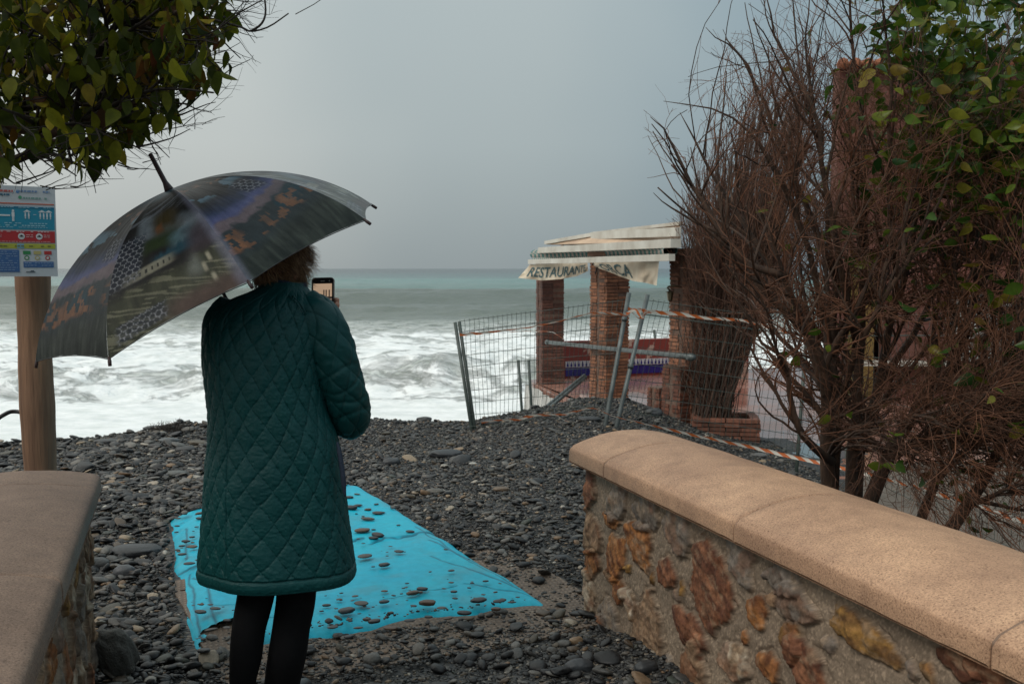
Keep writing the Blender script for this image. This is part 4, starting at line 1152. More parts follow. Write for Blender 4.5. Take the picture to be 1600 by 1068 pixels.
MB().box((X_at(1585) - .125, hy - .055, wz), (.20, .012, .68)).box((X_at(1585) + .125, hy - .055, wz), (.20, .012, .68)).build('pane', m, w_, smooth=False)
# steps/ledge in front of the pillars
tag(MB().box((1.62, 13.75, TZ + .09), (.9, 1.6, .18), np.array([[math.cos(.25), math.sin(.25), 0], [-math.sin(.25), math.cos(.25), 0], [0, 0, 1]])).build('raised_floor_slab', M['terrace'], smooth=False), kind='structure')

# ------------------------------------------------------------------ fence
def fence_panel(bl, tl, tr, br_, nvx, nh, label, posts, seed, split=None):
    bl, tl, tr, br_ = map(np.asarray, (bl, tl, tr, br_))
    root = empty('mesh_fence_panel', bl, label, 'fence', 'wire mesh fence panels closing off the beach')
    nrmv = nrm(np.cross(br_ - bl, tl - bl))
    mb = MB()
    def pt(u, v):
        q = (bl * (1 - u) + br_ * u) * (1 - v) + (tl * (1 - u) + tr * u) * v
        return q + nrmv * (0.05 * math.sin(u * 5 + v * 3 + seed) + .02 * math.sin(v * 11 + seed))
    rg = np.random.default_rng(seed)
    for i in range(nvx + 1):
        u = i / nvx
        vs_ = [0, .15, .3, .45, .6, .72, .84, .88, .92, 1.0]
        L = []
        for v in vs_:
            q = pt(u, v)
            if v in (.88,): q = q + nrmv * .035
            if v == 1.0: q = q + nrmv * -.01
            L.append(q)
        mb.tubes(np.array(L), np.full(len(L), .0021), 4, caps=False)
    for j in range(nh + 1):
        v = j / nh
        if j == nh: v = .985
        L = np.array([pt(u, v) + nrmv * (.035 if abs(v - .88) < .04 else 0) for u in np.linspace(0, 1, 24)])
        mb.tubes(L, np.full(24, .0028), 4, caps=False)
    v = .88; mb.tubes(np.array([pt(u, v) + nrmv * .035 for u in np.linspace(0, 1, 24)]), np.full(24, .0028), 4, caps=False)
    mb.build('wire_mesh', M['wire'], root)
    for (a, b_, r_, mt) in posts:
        MB().tubes(np.array([np.asarray(a) - (np.asarray(b_) - np.asarray(a)) * .15, a, b_]), np.full(3, r_), 12).build('post', mt, root)
    return root
pBL, pTL = P(736, 664, 9.7), P(716, 500, 9.7)
pBR, pTR = P(944, 655, 9.45), P(974, 466, 9.45)
fence_panel(pBL, pTL, pTR, pBR, 34, 9, 'sagging green wire fence panel before the surf, dark twin posts at its left end', [(pBL, P(711, 503, 9.7), .017, M['wire']), (P(741, 663, 9.72), P(717.5, 502, 9.72), .017, M['wire'])], 1)
cBL, cTL = P(966, 668, 9.3), P(1014, 466, 9.3)
cBR, cTR = P(1246, 704, 9.2), P(1262, 500, 9.2)
fence_panel(cBL, cTL, cTR, cBR, 30, 8, 'straight wire mesh fence panel in front of the pillar and brick planter', [(cBR - [0, 0, .1], cTR, .017, M['wire'])], 2)
dBR, dTR = P(1690, 900, 6.3), P(1700, 470, 6.3)
fence_panel(cBR, cTR, dTR, dBR, 40, 8, 'wire mesh fence panel running behind the bushy shrub toward the right edge', [(dBR - [0, 0, .2], dTR, .017, M['wire'])], 3)
for a, b_, lb in (((944, 676, 9.15), (983, 457, 9.15), 'left one of the two crossing steel scaffold poles leaning over the gravel ridge'), ((961, 676, 9.1), (1012, 460, 9.1), 'right one of the two steel scaffold poles, with a coupler halfway up')):
    root = empty('leaning_pole', P(*a), lb, 'pole', 'steel poles leaning at the fence gap')
    pa, pb = P(*a), P(*b_)
    MB().tubes(np.array([pa - (pb - pa) * .08, pa, pb]), np.full(3, .021), 14).build('tube', M['steel'], root)
    q = pa + (pb - pa) * (.47 if a[0] > 950 else .8)
    MB().tubes(np.array([q, q + (pb - pa) * .025]), np.full(2, .027), 14).build('coupler', M['steel'], root)
for a, b_, lb in (((816, 650, 11.0), (810, 562, 11.0), 'thin dark stake, left one of the pair beside the farthest pillar'), ((831, 645, 11.1), (826, 562, 11.1), 'thin dark stake touching the left edge of the farthest pillar'), ((1026, 548, 24), (1022, 515, 24), 'short thin stake standing in the surf between two pillars')):
    pa, pb = P(*a), P(*b_)
    tag(MB().tubes(np.array([pa - [0, 0, .3 if a[2] < 20 else 1.2], pa, pb]), np.full(3, .016 if a[2] < 20 else .035), 8).build('stake', M['wire']), lb, 'stake', 'thin stakes by the water')
for dx, lb in ((0, 'grey diagonal brace bar, upper one of the pair below the farthest pillar'), (7, 'grey diagonal brace bar, lower one of the pair below the farthest pillar')):
    pa, pb = P(838 + dx, 648, 11.6), P(913 + dx * .4, 586 + dx * .4, 13.3)
    tag(MB().tubes(np.array([pa, pb]), np.full(2, .022), 8).build('brace_bar', M['steel']), lb, 'bar', 'diagonal brace bars')

# barrier tape
m, n, l, b = new_mat('barrier_tape')
s_ = n.new('ShaderNodeSeparateXYZ'); l.new(attr(n, 'uvc', 'Vector'), s_.inputs[0])
fr = mth(n, l, 'FRACT', mth(n, l, 'MULTIPLY_ADD', s_.outputs[0], 6.0, mth(n, l, 'MULTIPLY', s_.outputs[1], .45)))
c = ramp(n, l, fr, [(0, (0.52, 0.13, 0.035)), (0.5, (0.62, 0.58, 0.52))], 'CONSTANT')
l.new(c, b.inputs['Base Color']); b.inputs['Roughness'].default_value = .45
tr = n.new('ShaderNodeBsdfTranslucent'); l.new(c, tr.inputs[0]); mx = n.new('ShaderNodeMixShader'); mx.inputs[0].default_value = .3
l.new(b.outputs[0], mx.inputs[1]); l.new(tr.outputs[0], mx.inputs[2]); l.new(mx.outputs[0], n['Material Output'].inputs[0])
M['tape'] = m
def tape(pts, w, twist, label, n=90, seed=0, extra=()):
    def ribbon(mb, pts, w, twist, n, seed):
        q = smoothpath([P(*p) for p in pts], n)
        q = q + 0.012 * np.stack([N2(np.arange(n) * .3, np.zeros(n), 1, seed=seed + k) - .5 for k in range(3)], -1)
        T_ = nrm(np.gradient(q, axis=0)); A = nrm(np.cross(T_, [0, 0, 1])); B = np.cross(A, T_)
        s = np.concatenate([[0], np.cumsum(np.linalg.norm(np.diff(q, axis=0), axis=1))])
        an = R(70) + twist * (N2(s, np.zeros(n), .8, seed=seed + 9) - .5) * 6 + twist * .6 * np.sin(s * 2.3 + seed)
        w_ = w * (.55 + .5 * N2(s, np.zeros(n), 2.5, seed=seed + 11))
        D = np.cos(an)[:, None] * A + np.sin(an)[:, None] * B
        D2 = np.cross(D, T_) * 0.25
        rows = [q - D * (w_ / 2)[:, None], q + D2 * (w_ / 2)[:, None], q + D * (w_ / 2)[:, None]]
        V = np.stack(rows, 1)
        uv = np.stack([np.repeat(s[:, None], 3, 1), np.tile([0, .5, 1.0], (n, 1)), np.zeros((n, 3))], -1)
        mb.grid(V, uv=uv)
    mb = MB(); ribbon(mb, pts, w, twist, n, seed)
    for k, (p2, n2) in enumerate(extra): ribbon(mb, p2, w * .8, twist, n2, seed + 20 + k)
    return tag(mb.build('barrier_tape', M['tape'], uvs=True), label, 'tape', 'orange and white barrier tapes')
tape([(718, 523, 9.66), (780, 517, 9.6), (850, 507, 9.5), (925, 489.5, 9.4), (960, 490, 9.2), (984, 492, 9.08)], .036, .5, 'barrier tape rising from the dark fence post to the leaning poles', 110, 3, [([(772, 517, 9.55), (830, 518, 9.5), (862, 519, 9.45), (885, 534, 9.4)], 40)])
tape([(980, 482, 9.1), (1000, 484, 9.05), (1010, 486, 9.03), (1060, 490.5, 9.1), (1110, 497, 9.1), (1163, 501, 9.1), (1230, 520, 8.9)], .036, .5, 'barrier tape from the leaning poles to the bushy shrub', 90, 5, [([(978, 490, 9.1), (992, 484, 9.0), (1004, 496, 8.98), (1008, 482, 9.0)], 30), ([(982, 481, 9.05), (998, 497, 9.0), (1012, 486, 8.98)], 24)])
tape([(752, 660, 9.6), (780, 656, 9.55), (812, 654.5, 9.5), (833, 649, 9.4), (880, 647, 9.3), (925, 637.5, 9.2), (960, 650, 9.0), (1030, 667, 8.9), (1120, 687, 8.8), (1180, 700, 8.7), (1250, 716, 8.4), (1370, 744, 7.6), (1480, 776, 6.8), (1600, 815, 6.0), (1720, 860, 5.4)], .034, .45, 'long low barrier tape crossing the gravel ridge behind the right wall', 260, 8, [([(868, 647, 9.3), (878, 655, 9.28), (890, 660, 9.26)], 12)])

# ------------------------------------------------------------------ sign on log post
def post_sign():
    Yp = 4.86
    root = empty('beach_notice_sign', P(42, 1000, Yp), 'beach rules notice board with blue, red and yellow panels on a round log post', 'sign')
    top, bot = P(37.5, 425, Yp), P(37.5, 425, Yp)
    top[2] += .02; xb = top[0]
    z = np.linspace(-.1, top[2], 40)
    q = np.stack([np.full(40, xb) + .004 * np.sin(z * 4), np.full(40, Yp + .09), z], -1)
    r = .079 + .003 * np.sin(z * 9) + .001 * np.sin(z * 31)
    V = q[:, None] + (r[:, None, None] * np.stack([np.cos(np.linspace(0, 6.283, 29)[:-1]), np.sin(np.linspace(0, 6.283, 29)[:-1]), np.zeros(28)], -1)[None])
    mb = MB().grid(V, closed=True); mb.add(np.vstack([V[-1], q[-1] + [0, 0, .004]]), T=[[i, (i + 1) % 28, 28] for i in range(28)])
    mb.build('post', M['wood'], root)
    # board plane
    br_ = P(90.5, 431.5, 4.86); tr_ = P(84.5, 293, 4.86); tr_[0] = br_[0] - .0
    left = P(-95, 431, 4.55)
    H = tr_[2] - br_[2]
    ex = br_ - left; ex[2] = 0; W = np.linalg.norm(ex); ex = ex / W; ez = np.array([0, 0, 1.0]); ey = np.cross(ez, ex)
    org = br_ - ex * W                     # lower-left
    def bx(mb, u0, u1, v0, v1, off, col, th=.001):
        c = org + ex * (u0 + u1) / 2 * W + ez * (v0 + v1) / 2 * H - ey * (off)
        mb.box(c, ((u1 - u0) * W, th, (v1 - v0) * H), [ex, ey, ez], col)
    bd = MB(); bx(bd, 0, 1, 0, 1, -.006, (.50, .52, .55), .012); bd.build('board', M['print'], root, smooth=False, colors=True)
    f = MB(); wht = (.62, .64, .66); dk = (.03, .09, .2)
    bx(f, .01, .985, .80, .812, .0012, (.52, .12, .07))
    bx(f, .01, .985, .52, .775, .0012, (.025, .24, .36)); bx(f, .01, .985, .755, .775, .0022, (.02, .16, .27))
    bx(f, .01, .985, .375, .505, .0012, (.42, .035, .04))
    bx(f, .01, .985, .31, .365, .0012, (.40, .40, .06))
    for a in (.05, .33, .62):
        bx(f, a, a + .27 if a < .6 else .675, .05, .295, .0012, (.055, .13, .30)) if a < .6 else None
    bx(f, .345, .665, .05, .295, .0016, (.055, .13, .30)); bx(f, .70, .965, .10, .165, .0012, (.055, .13, .30))
    rg = np.random.default_rng(3)
    # heading and rows of fine print as dashes
    def dashes(u0, u1, v, h, col, off=.0024, dens=.8):
        u = u0
        while u < u1:
            w = rg.uniform(.012, .035)
            if rg.random() < dens: bx(f, u, min(u + w, u1), v - h / 2, v + h / 2, off, col)
            u += w + .008
    for k in range(9): dashes(.36, .65, .275 - k * .025, .006, (.28, .36, .5)); dashes(.05, .30, .275 - k * .025, .006, (.28, .36, .5))
    for k in range(2): dashes(.71, .955, .148 - k * .025, .006, (.3, .4, .55))
    dashes(.35, .63, .94, .022, (.45, .10, .09)); dashes(.30, .60, .90, .02, (.05, .13, .2)); dashes(.66, .95, .945, .02, (.16, .25, .42)); dashes(.68, .93, .87, .02, (.2, .33, .3))
    dashes(.05, .95, .765, .008, (.3, .5, .58), .0034); dashes(.3, .9, .565, .010, (.35, .55, .62)); dashes(.4, .92, .59, .008, (.35, .55, .62)); dashes(.1, .92, .545, .007, (.25, .45, .55))
    dashes(.1, .95, .497, .009, (.62, .45, .45)); dashes(.05, .95, .386, .008, (.55, .3, .3)); dashes(.05, .95, .337, .014, (.16, .16, .05), dens=.5)
    def blob(u, v, ru, col, off=.0026, n=14, rv=None):
        rv = rv or ru * W / H
        c = org - ey * off
        V = [c + ex * (u + ru * math.cos(t)) * W + ez * (v + rv * math.sin(t)) * H for t in np.linspace(0, 6.283, n + 1)[:-1]]
        f.add(np.array(V), T=[[0, i, i + 1] for i in range(1, n - 1)], col=col)
    # people and houses
    def person(u, v, s, col=wht):
        blob(u, v + .055 * s, .010 * s, col); bx(f, u - .011 * s, u + .011 * s, v - .005, v + .042 * s, .0026, col); bx(f, u - .008 * s, u - .001, v - .05 * s, v, .0026, col); bx(f, u + .001, u + .008 * s, v - .05 * s, v, .0026, col)
    for a in (.12, .25, .345, .625): person(a, .665, 1.1)
    bx(f, .44, .60, .665, .682, .0026, wht)
    for a in (.745, .875, .935):
        V = org - ey * .0026 + np.array([ex * (a - .035) * W + ez * .715 * H, ex * (a + .035) * W + ez * .715 * H, ex * a * W + ez * .742 * H])
        f.add(V, T=[[0, 1, 2]], col=wht); person(a - .015, .67, .6); person(a + .015, .67, .6)
        if a == .745: bx(f, .80, .825, .685, .690, .0026, wht)
    for a in (.10, .42, .69, .845):
        blob(a, .445, .030, wht); blob(a, .445, .022, (.60, .56, .56), .003); blob(a, .45, .010, (.03, .03, .03), .0034)
        bx(f, a - .018, a + .018, .441, .449, .0036, (.03, .03, .03))
        dashes(a + .04, a + .10, .46, .007, (.6, .4, .4)); dashes(a + .04, a + .10, .44, .007, (.6, .4, .4))
    for a in (.70, .77, .84, .91):
        pass
    for k, c in enumerate([(.04, .22, .08), (.45, .38, .16), (.42, .04, .04)]):
        bx(f, .70 + k * .092, .765 + k * .092, .245, .285, .0016, c); blob(.73 + k * .092, .207, .022, c, .0018); blob(.73 + k * .092, .207, .013, (.5, .5, .48), .0024)
    for a in (.62, .345): bx(f, a - .02 + .05, a + .04 + .05, .312, .362, .002, (.18, .36, .46))
    bx(f, .72, .80, .045, .055, .0018, (.1, .12, .14)); bx(f, .76, .79, .055, .068, .0018, (.1, .12, .14))
    blob(.67, .935, .014, (.06, .2, .42)); blob(.69, .875, .016, (.07, .3, .16))
    f.build('printed_panels', M['print'], root, smooth=False, colors=True)
    bc = P(42.5, 428.5, 4.80)
    MB().tubes(np.array([bc, bc + [0, -.012, 0]]), np.full(2, .009), 10).build('bolt', M['black'], root)
post_sign()
cable([(-2.95, 4.4, .15), (-2.75, 4.7, .70), P(-25, 668, 4.9), P(4, 649, 4.95), P(22, 642.5, 5.0), (-2.42, 5.0, .81)], .011, M['black'], 'black_hose', 'thin black hose arching in from the left edge behind the log post', 'hose')

# seaweed clump and grass tufts
def clump(name, c, w, h, n, mat, label, cat, seed, rad=.004):
    rg = np.random.default_rng(seed); N = n; k = 6
    st_ = np.array(c) + np.stack([rg.normal(0, w * .35, N), rg.normal(0, w * .3, N), np.zeros(N)], -1)
    d = nrm(np.stack([rg.normal(0, .8, N), rg.normal(0, .8, N), rg.uniform(.3, 1.4, N)], -1))
    Pn = [st_]
    for i in range(k - 1):
        d = nrm(d + rg.normal(0, .35, (N, 3)) - [0, 0, .12]); Pn.append(Pn[-1] + d * (h / k) * rg.uniform(.6, 1.3, (N, 1)))
    return tag(MB().tubes(np.stack(Pn, 1), np.linspace(rad, rad * .3, k), 3).build(name, mat), label, cat)
g = P(265, 674, 9.75); clump('seaweed_clump', g, .26, .14, 260, M['twig_dark'], 'dark seaweed clump on the beach crest left of the woman', 'seaweed', 1)
grass = simple('green_blades', (0.045, 0.085, 0.02), (0.02, 0.04, 0.01), 20, .6)
g = G(848, 832, -.02); clump('grass_tuft', g, .12, .05, 160, grass, 'small green weed tuft on gravel left of the wall corner', 'weed', 2, .0022)
g = G(738, 862, .0); clump('grass_tuft', g, .10, .04, 130, grass, 'small green weed tuft right of the blue mat seam', 'weed', 3, .0022)
g = G(898, 933, .0); clump('grass_tuft', g, .04, .03, 60, grass, 'tiny bright green sprig at the foot of the right wall corner', 'weed', 4, .002)

# ------------------------------------------------------------------ vegetation
def grow(Pn, Rn, n, L, ang, k, jit, up, seed, tr=(.15, 1.0), rs=.6, rmin=.0012, taper=.35, wts=None):
    rg = np.random.default_rng(seed); N0, k0, _ = Pn.shape
    idx = rg.choice(N0, n, p=wts) if wts is not None else rg.integers(0, N0, n)
    t = rg.uniform(tr[0], tr[1], n) * (k0 - 1); i = np.minimum(t.astype(int), k0 - 2); f = (t - i)[:, None]
    s = Pn[idx, i] * (1 - f) + Pn[idx, i + 1] * f
    tg = nrm(Pn[idx, i + 1] - Pn[idx, i]); r0 = Rn[idx, i] * (1 - f[:, 0]) + Rn[idx, i + 1] * f[:, 0]
    rd = rg.normal(size=(n, 3)); perp = nrm(rd - (rd * tg).sum(-1, keepdims=True) * tg)
    a = rg.uniform(ang[0], ang[1], n)[:, None]
    d = nrm(np.cos(a) * tg + np.sin(a) * perp + [0, 0, up])
    ln_ = rg.uniform(L[0], L[1], n)[:, None] / (k - 1)
    out = [s]
    for _ in range(k - 1):
        d = nrm(d + rg.normal(0, jit, (n, 3)) + [0, 0, up * .3]); out.append(out[-1] + d * ln_)
    rr = np.maximum(r0 * rs, rmin)[:, None] * np.linspace(1, taper, k)[None]
    return np.stack(out, 1), np.maximum(rr, rmin * .5)

def leaves(mb, pos, size, seed, droop=.6, wid=.62, dirs=None):
    rg = np.random.default_rng(seed); N = len(pos)
    tl = np.array([0, .12, .35, .6, .82, 1.0]); tw = np.array([.08, .62, 1.0, .86, .45, .02])
    base = np.zeros((6, 3, 3))
    for i in range(6):
        for j, sj in enumerate((-1, 0, 1)):
            base[i, j] = (tl[i], sj * tw[i] * .5, (abs(sj) * .10) * tw[i] - .22 * tl[i] ** 2)
    base = base.reshape(18, 3)
    V = np.tile(base, (N, 1, 1))
    V[:, :, 1] *= wid * rg.uniform(.8, 1.2, (N, 1)); V[:, :, 2] *= rg.uniform(.2, 1.8, (N, 1))
    V *= (size * rg.uniform(.6, 1.15, N))[:, None, None]
    if dirs is None:
        dirs = nrm(np.stack([rg.normal(0, .7, N), rg.normal(0, .7, N), -droop * rg.uniform(.2, 1.8, N) + .15], -1))
    rnd = rg.normal(size=(N, 3)); yv = nrm(np.cross(dirs, rnd)); zv = np.cross(dirs, yv)
    W_ = pos[:, None] + V[..., 0:1] * dirs[:, None] + V[..., 1:2] * yv[:, None] + V[..., 2:3] * zv[:, None]
    q = []
    for i in range(5):
        for j in range(2): q.append([i * 3 + j, i * 3 + j + 1, (i + 1) * 3 + j + 1, (i + 1) * 3 + j])
    Q = (np.array(q)[None] + (np.arange(N) * 18)[:, None, None]).reshape(-1, 4)
    mb.add(W_, Q)

# --- near shrub on the right
def stem(pts, n=14): return smoothpath([P(*p) for p in pts], n)
B = []
def S(r, *pts): B.append((stem(pts), r))
S(.040, (1297, 800, 4.25), (1292, 700, 4.25), (1290, 610, 4.2), (1262, 520, 4.1), (1225, 430, 4.0), (1190, 330, 3.9))
S(.030, (1300, 790, 4.3), (1308, 640, 4.3), (1300, 560, 4.35), (1303, 430, 4.4), (1290, 280, 4.4), (1255, 60, 4.3))
S(.040, (1345, 830, 4.2), (1385, 720, 4.2), (1430, 640, 4.2), (1480, 590, 4.2), (1560, 560, 4.1), (1660, 520, 4.0))
S(.034, (1335, 830, 4.35), (1345, 700, 4.4), (1372, 600, 4.5), (1400, 480, 4.5), (1432, 330, 4.5), (1440, 120, 4.4), (1450, -60, 4.3))
S(.032, (1330, 830, 4.3), (1332, 700, 4.35), (1345, 560, 4.4), (1350, 430, 4.4), (1345, 250, 4.4), (1330, 60, 4.3), (1322, -60, 4.2))
S(.034, (1460, 860, 3.9), (1510, 790, 3.9), (1555, 715, 3.9), (1580, 640, 3.9), (1600, 480, 3.8), (1620, 250, 3.7))
S(.026, (1425, 850, 4.2), (1470, 740, 4.3), (1530, 690, 4.3), (1570, 600, 4.3), (1560, 480, 4.3), (1540, 300, 4.3), (1550, 60, 4.2))
S(.022, (1300, 720, 4.2), (1262, 690, 4.0), (1240, 640, 3.95), (1225, 560, 3.9), (1190, 520, 3.9), (1150, 430, 3.85))
S(.022, (1292, 620, 4.2), (1240, 480, 4.3), (1160, 350, 4.4), (1100, 250, 4.4), (1060, 180, 4.4))
S(.018, (1262, 520, 4.1), (1200, 460, 4.0), (1140, 380, 4.0), (1075, 340, 4.0), (1020, 300, 4.0))
S(.018, (1225, 430, 4.0), (1150, 400, 4.0), (1090, 300, 4.0), (1050, 220, 4.0), (1015, 188, 4.0))
S(.018, (1303, 430, 4.4), (1250, 300, 4.4), (1200, 180, 4.4), (1160, 90, 4.4), (1105, 38, 4.4))
S(.018, (1300, 560, 4.35), (1260, 380, 4.2), (1190, 240, 4.1), (1150, 190, 4.1), (1040, 150, 4.1))
S(.018, (1345, 560, 4.4), (1300, 350, 4.1), (1270, 180, 4.0), (1215, 60, 4.0), (1190, -40, 4.0))
S(.018, (1400, 480, 4.5), (1390, 300, 4.2), (1390, 120, 4.1), (1370, -40, 4.0))
S(.020, (1372, 600, 4.5), (1450, 480, 4.7), (1500, 330, 4.8), (1520, 160, 4.8), (1500, -40, 4.8))
S(.020, (1480, 590, 4.2), (1530, 450, 4.1), (1590, 350, 4.0), (1640, 200, 4.0))
S(.020, (1385, 720, 4.2), (1440, 690, 4.0), (1520, 682, 3.9), (1620, 684, 3.8))
S(.016, (1510, 790, 3.9), (1560, 770, 3.7), (1620, 740, 3.6))
S(.018, (1430, 640, 4.2), (1500, 620, 4.3), (1580, 610, 4.3), (1660, 640, 4.3))
S(.016, (1308, 640, 4.3), (1360, 500, 4.0), (1420, 400, 3.9), (1480, 280, 3.8), (1530, 120, 3.8))
S(.016, (1290, 610, 4.2), (1250, 560, 4.5), (1200, 500, 4.7), (1180, 400, 4.7), (1150, 280, 4.7), (1165, 150, 4.7))
for i_ in range(14):
    c_ = rng.uniform(1290, 1640); d_ = rng.uniform(3.9, 4.9); k_ = rng.choice([1, 2, 3, 4, 6, 14, 15, 19, 20]); o_ = B[k_][0][rng.integers(3, 8)]; qx, qy = proj(o_); c_ = max(c_, qx + 10)
    S(rng.uniform(.009, .015), (qx, qy, o_[1]), ((qx * 2 + c_) / 3 + rng.uniform(-20, 20), qy - 90, (o_[1] * 2 + d_) / 3), ((qx + c_ * 2) / 3 + rng.uniform(-25, 25), min(qy - 150, 400), d_), (c_ + rng.uniform(-20, 20), min(qy - 230, 260), d_), (c_ + rng.uniform(-40, 40), rng.uniform(-60, 120), d_))
for i_ in range(10):
    a_ = rng.uniform(1290, 1420); d_ = rng.uniform(3.7, 4.6)
    S(rng.uniform(.006, .010), (a_, rng.uniform(640, 740), 4.25), (a_ + rng.uniform(30, 70), rng.uniform(640, 700), d_), (a_ + 130, rng.uniform(620, 720), d_), (a_ + 210, rng.uniform(590, 730), d_), (a_ + 280, rng.uniform(580, 760), d_))
shrub = empty('bare_shrub', P(1340, 900, 4.2), 'large half bare brown shrub with scattered green leaves behind the right wall', 'shrub')
Pm = np.array([b_[0] for b_ in B]); Rm = np.array([b_[1] * np.linspace(1, .07, 14) ** 1.0 for b_ in B])
Pm = Pm + .035 * (np.stack([fbm(Pm * 7 + k * 11, 3, k) for k in range(3)], -1) - .5) * 2 * np.linspace(0.2, 1.2, 14)[None, :, None]
MB().tubes(Pm, Rm * .88, 12).build('trunk', M['bark'], shrub)
def keep(Pn, Rn):
    px, py = proj(Pn[:, -1]); k = ~((px < 1000) | ((px < 1290) & (py > 640) & (px < 1225)))
    lim = np.interp(py, [0, 60, 150, 230, 320, 440, 480, 640], [1150, 1090, 1010, 1000, 1005, 1020, 1100, 1210])
    k &= px > lim - 8
    return Pn[k], Rn[k]
def inner(Pn, Rn, sd):
    px, py = proj(Pn[:, -1]); pr_ = np.clip((px - 1060) / 170, .30, 1) * np.clip((py + 60) / 200, .35, 1); k = np.random.default_rng(sd).random(len(px)) < pr_
    return Pn[k], Rn[k]
P1, R1 = keep(*grow(Pm, Rm, 440, (.30, .85), (.3, .85), 9, .12, .11, 201, (.2, 1), .55, .0026))
Pl_, Rl_ = keep(*grow(Pm, Rm, 170, (.15, .5), (.5, 1.3), 9, .20, -.02, 211, (.12, .7), .35, .0024))
P1 = np.concatenate([P1, Pl_]); R1 = np.concatenate([R1, Rl_])
P2, R2 = inner(*keep(*grow(P1, R1, 5600, (.14, .42), (.3, .9), 6, .17, .05, 202, (.1, 1), .6, .0015)), 1)
P3, R3 = inner(*keep(*grow(P2, R2, 19000, (.04, .17), (.4, 1.0), 5, .20, .03, 203, (.1, 1), .7, .0010)), 2)
P4, R4 = inner(*keep(*grow(P3, R3, 9000, (.015, .06), (.4, 1.1), 3, .15, .02, 204, (.2, 1), .8, .0008)), 3)
mb = MB().tubes(P1, R1, 6); mb.build('branches', M['bark'], shrub)
mb = MB().tubes(P2, R2, 4, caps=False).tubes(P3, R3, 3, caps=False).tubes(P4, R4, 3, caps=False); mb.build('twigs', M['twig'], shrub)
ends = np.concatenate([P3[:, -1], P2[:, -1], P3[:, 2]]); px, py = proj(ends)
rg = np.random.default_rng(77)
dn = np.clip((px - 1330) / 200, 0, 1) * np.clip((390 - py) / 150, 0, 1) * .30 + .010 + .014 * (px > 1290)
dn = np.where((py < 110) & (px > 1350), np.maximum(dn, .32), dn); dn = np.where(px < 1200, .002, dn); dn = np.where((py > 600) | (px<1280), dn * .5, dn)
k = rg.random(len(ends)) < dn
mb = MB(); leaves(mb, ends[k], .068, 5, .4, .60)
fo = mb.build('foliage', M['leaf_right'], shrub)
# overhanging leafy bough at the top right
ex_ = rg.uniform(0, 1, (620, 3)); q = np.array([P(1365 + 280 * a ** .75, -60 + 350 * b_ ** 1.2 * (0.35 + .65 * a), 3.8 + 1.1 * c_) for a, b_, c_ in ex_])
mb = MB(); leaves(mb, q, .068, 6, .5, .60); mb.build('foliage', M['leaf_right'], shrub)
ex_ = rg.uniform(0, 1, (260, 3)); q = np.array([P(1440 + 220 * a ** .7, 180 + 330 * b_ * (.3 + .7 * a), 3.8 + 1.0 * c_) for a, b_, c_ in ex_])
mb = MB(); leaves(mb, q, .055, 7, .6, .60); mb.build('foliage', M['leaf_right'], shrub)

# --- dead conical shrub in the planter
M['stem_far'] = simple('dead_cypress_stems', (0.11, 0.062, 0.042), (0.035, 0.022, 0.017), 6, 0.9, 0.3, 0.004, stretch=(3, 3, .5))
dead = empty('dead_conical_shrub', (PLC[0], PLC[1], -.2), 'dead brown upright shrub, narrow at its foot, growing from the brick planter', 'shrub')
rg = np.random.default_rng(8)
N = 700; base = np.stack([rg.normal(2.30, .07, N), rg.normal(11.25, .07, N), np.full(N, -.18)], -1)
tpx = rg.uniform(1058, 1300, N); topy = np.interp(tpx, [1058, 1090, 1120, 1160, 1200, 1250, 1300], [330, 260, 215, 180, 95, 90, 110])
tpy = topy + (450 - topy) * rg.random(N) ** 1.4
T_ = np.array([P(a, b_, 11.3 + rg.uniform(-.7, .7)) for a, b_ in zip(tpx, tpy)])
k = 9; t = np.linspace(0, 1, k)[None, :, None]
ctrl = base + np.stack([(T_[:, 0] - base[:, 0]) * .28, rg.normal(0, .12, N), np.full(N, 1.15)], -1)
Pn = base[:, None] * (1 - t) ** 2 + 2 * ctrl[:, None] * t * (1 - t) + T_[:, None] * t ** 2
Pn = Pn + rg.normal(0, .012, Pn.shape)
Rn = np.tile(np.linspace(.013, .0035, k), (N, 1)) * rg.uniform(.4, 1.1, (N, 1))
fib_e = base[:, None] + np.stack([rg.normal(0, .16, N), rg.normal(0, .14, N), rg.uniform(.5, 1.5, N)], -1)[:, None] * t
fib_e = fib_e + np.cumsum(rg.normal(0, .012, fib_e.shape), 1)
MB().tubes(Pn, Rn, 5, caps=False).tubes(fib_e, Rn * .6, 4, caps=False).build('stems', M['stem_far'], dead)
Q1, q1 = grow(Pn, Rn, 3600, (.16, .42), (.25, .7), 5, .14, .22, 301, (.35, 1), .6, .0035)
Q2, q2 = grow(Q1, q1, 8500, (.08, .22), (.3, .8), 4, .16, .15, 302, (.2, 1), .7, .0028)
Q3, q3 = grow(fib_e, Rn * .5, 5200, (.05, .16), (.3, 1.0), 4, .2, .1, 303, (.1, 1), .6, .0028)
MB().tubes(Q1, q1, 3, caps=False).tubes(Q2, q2, 3, caps=False).tubes(Q3, q3, 3, caps=False).build('twigs', M['twig_far'], dead)

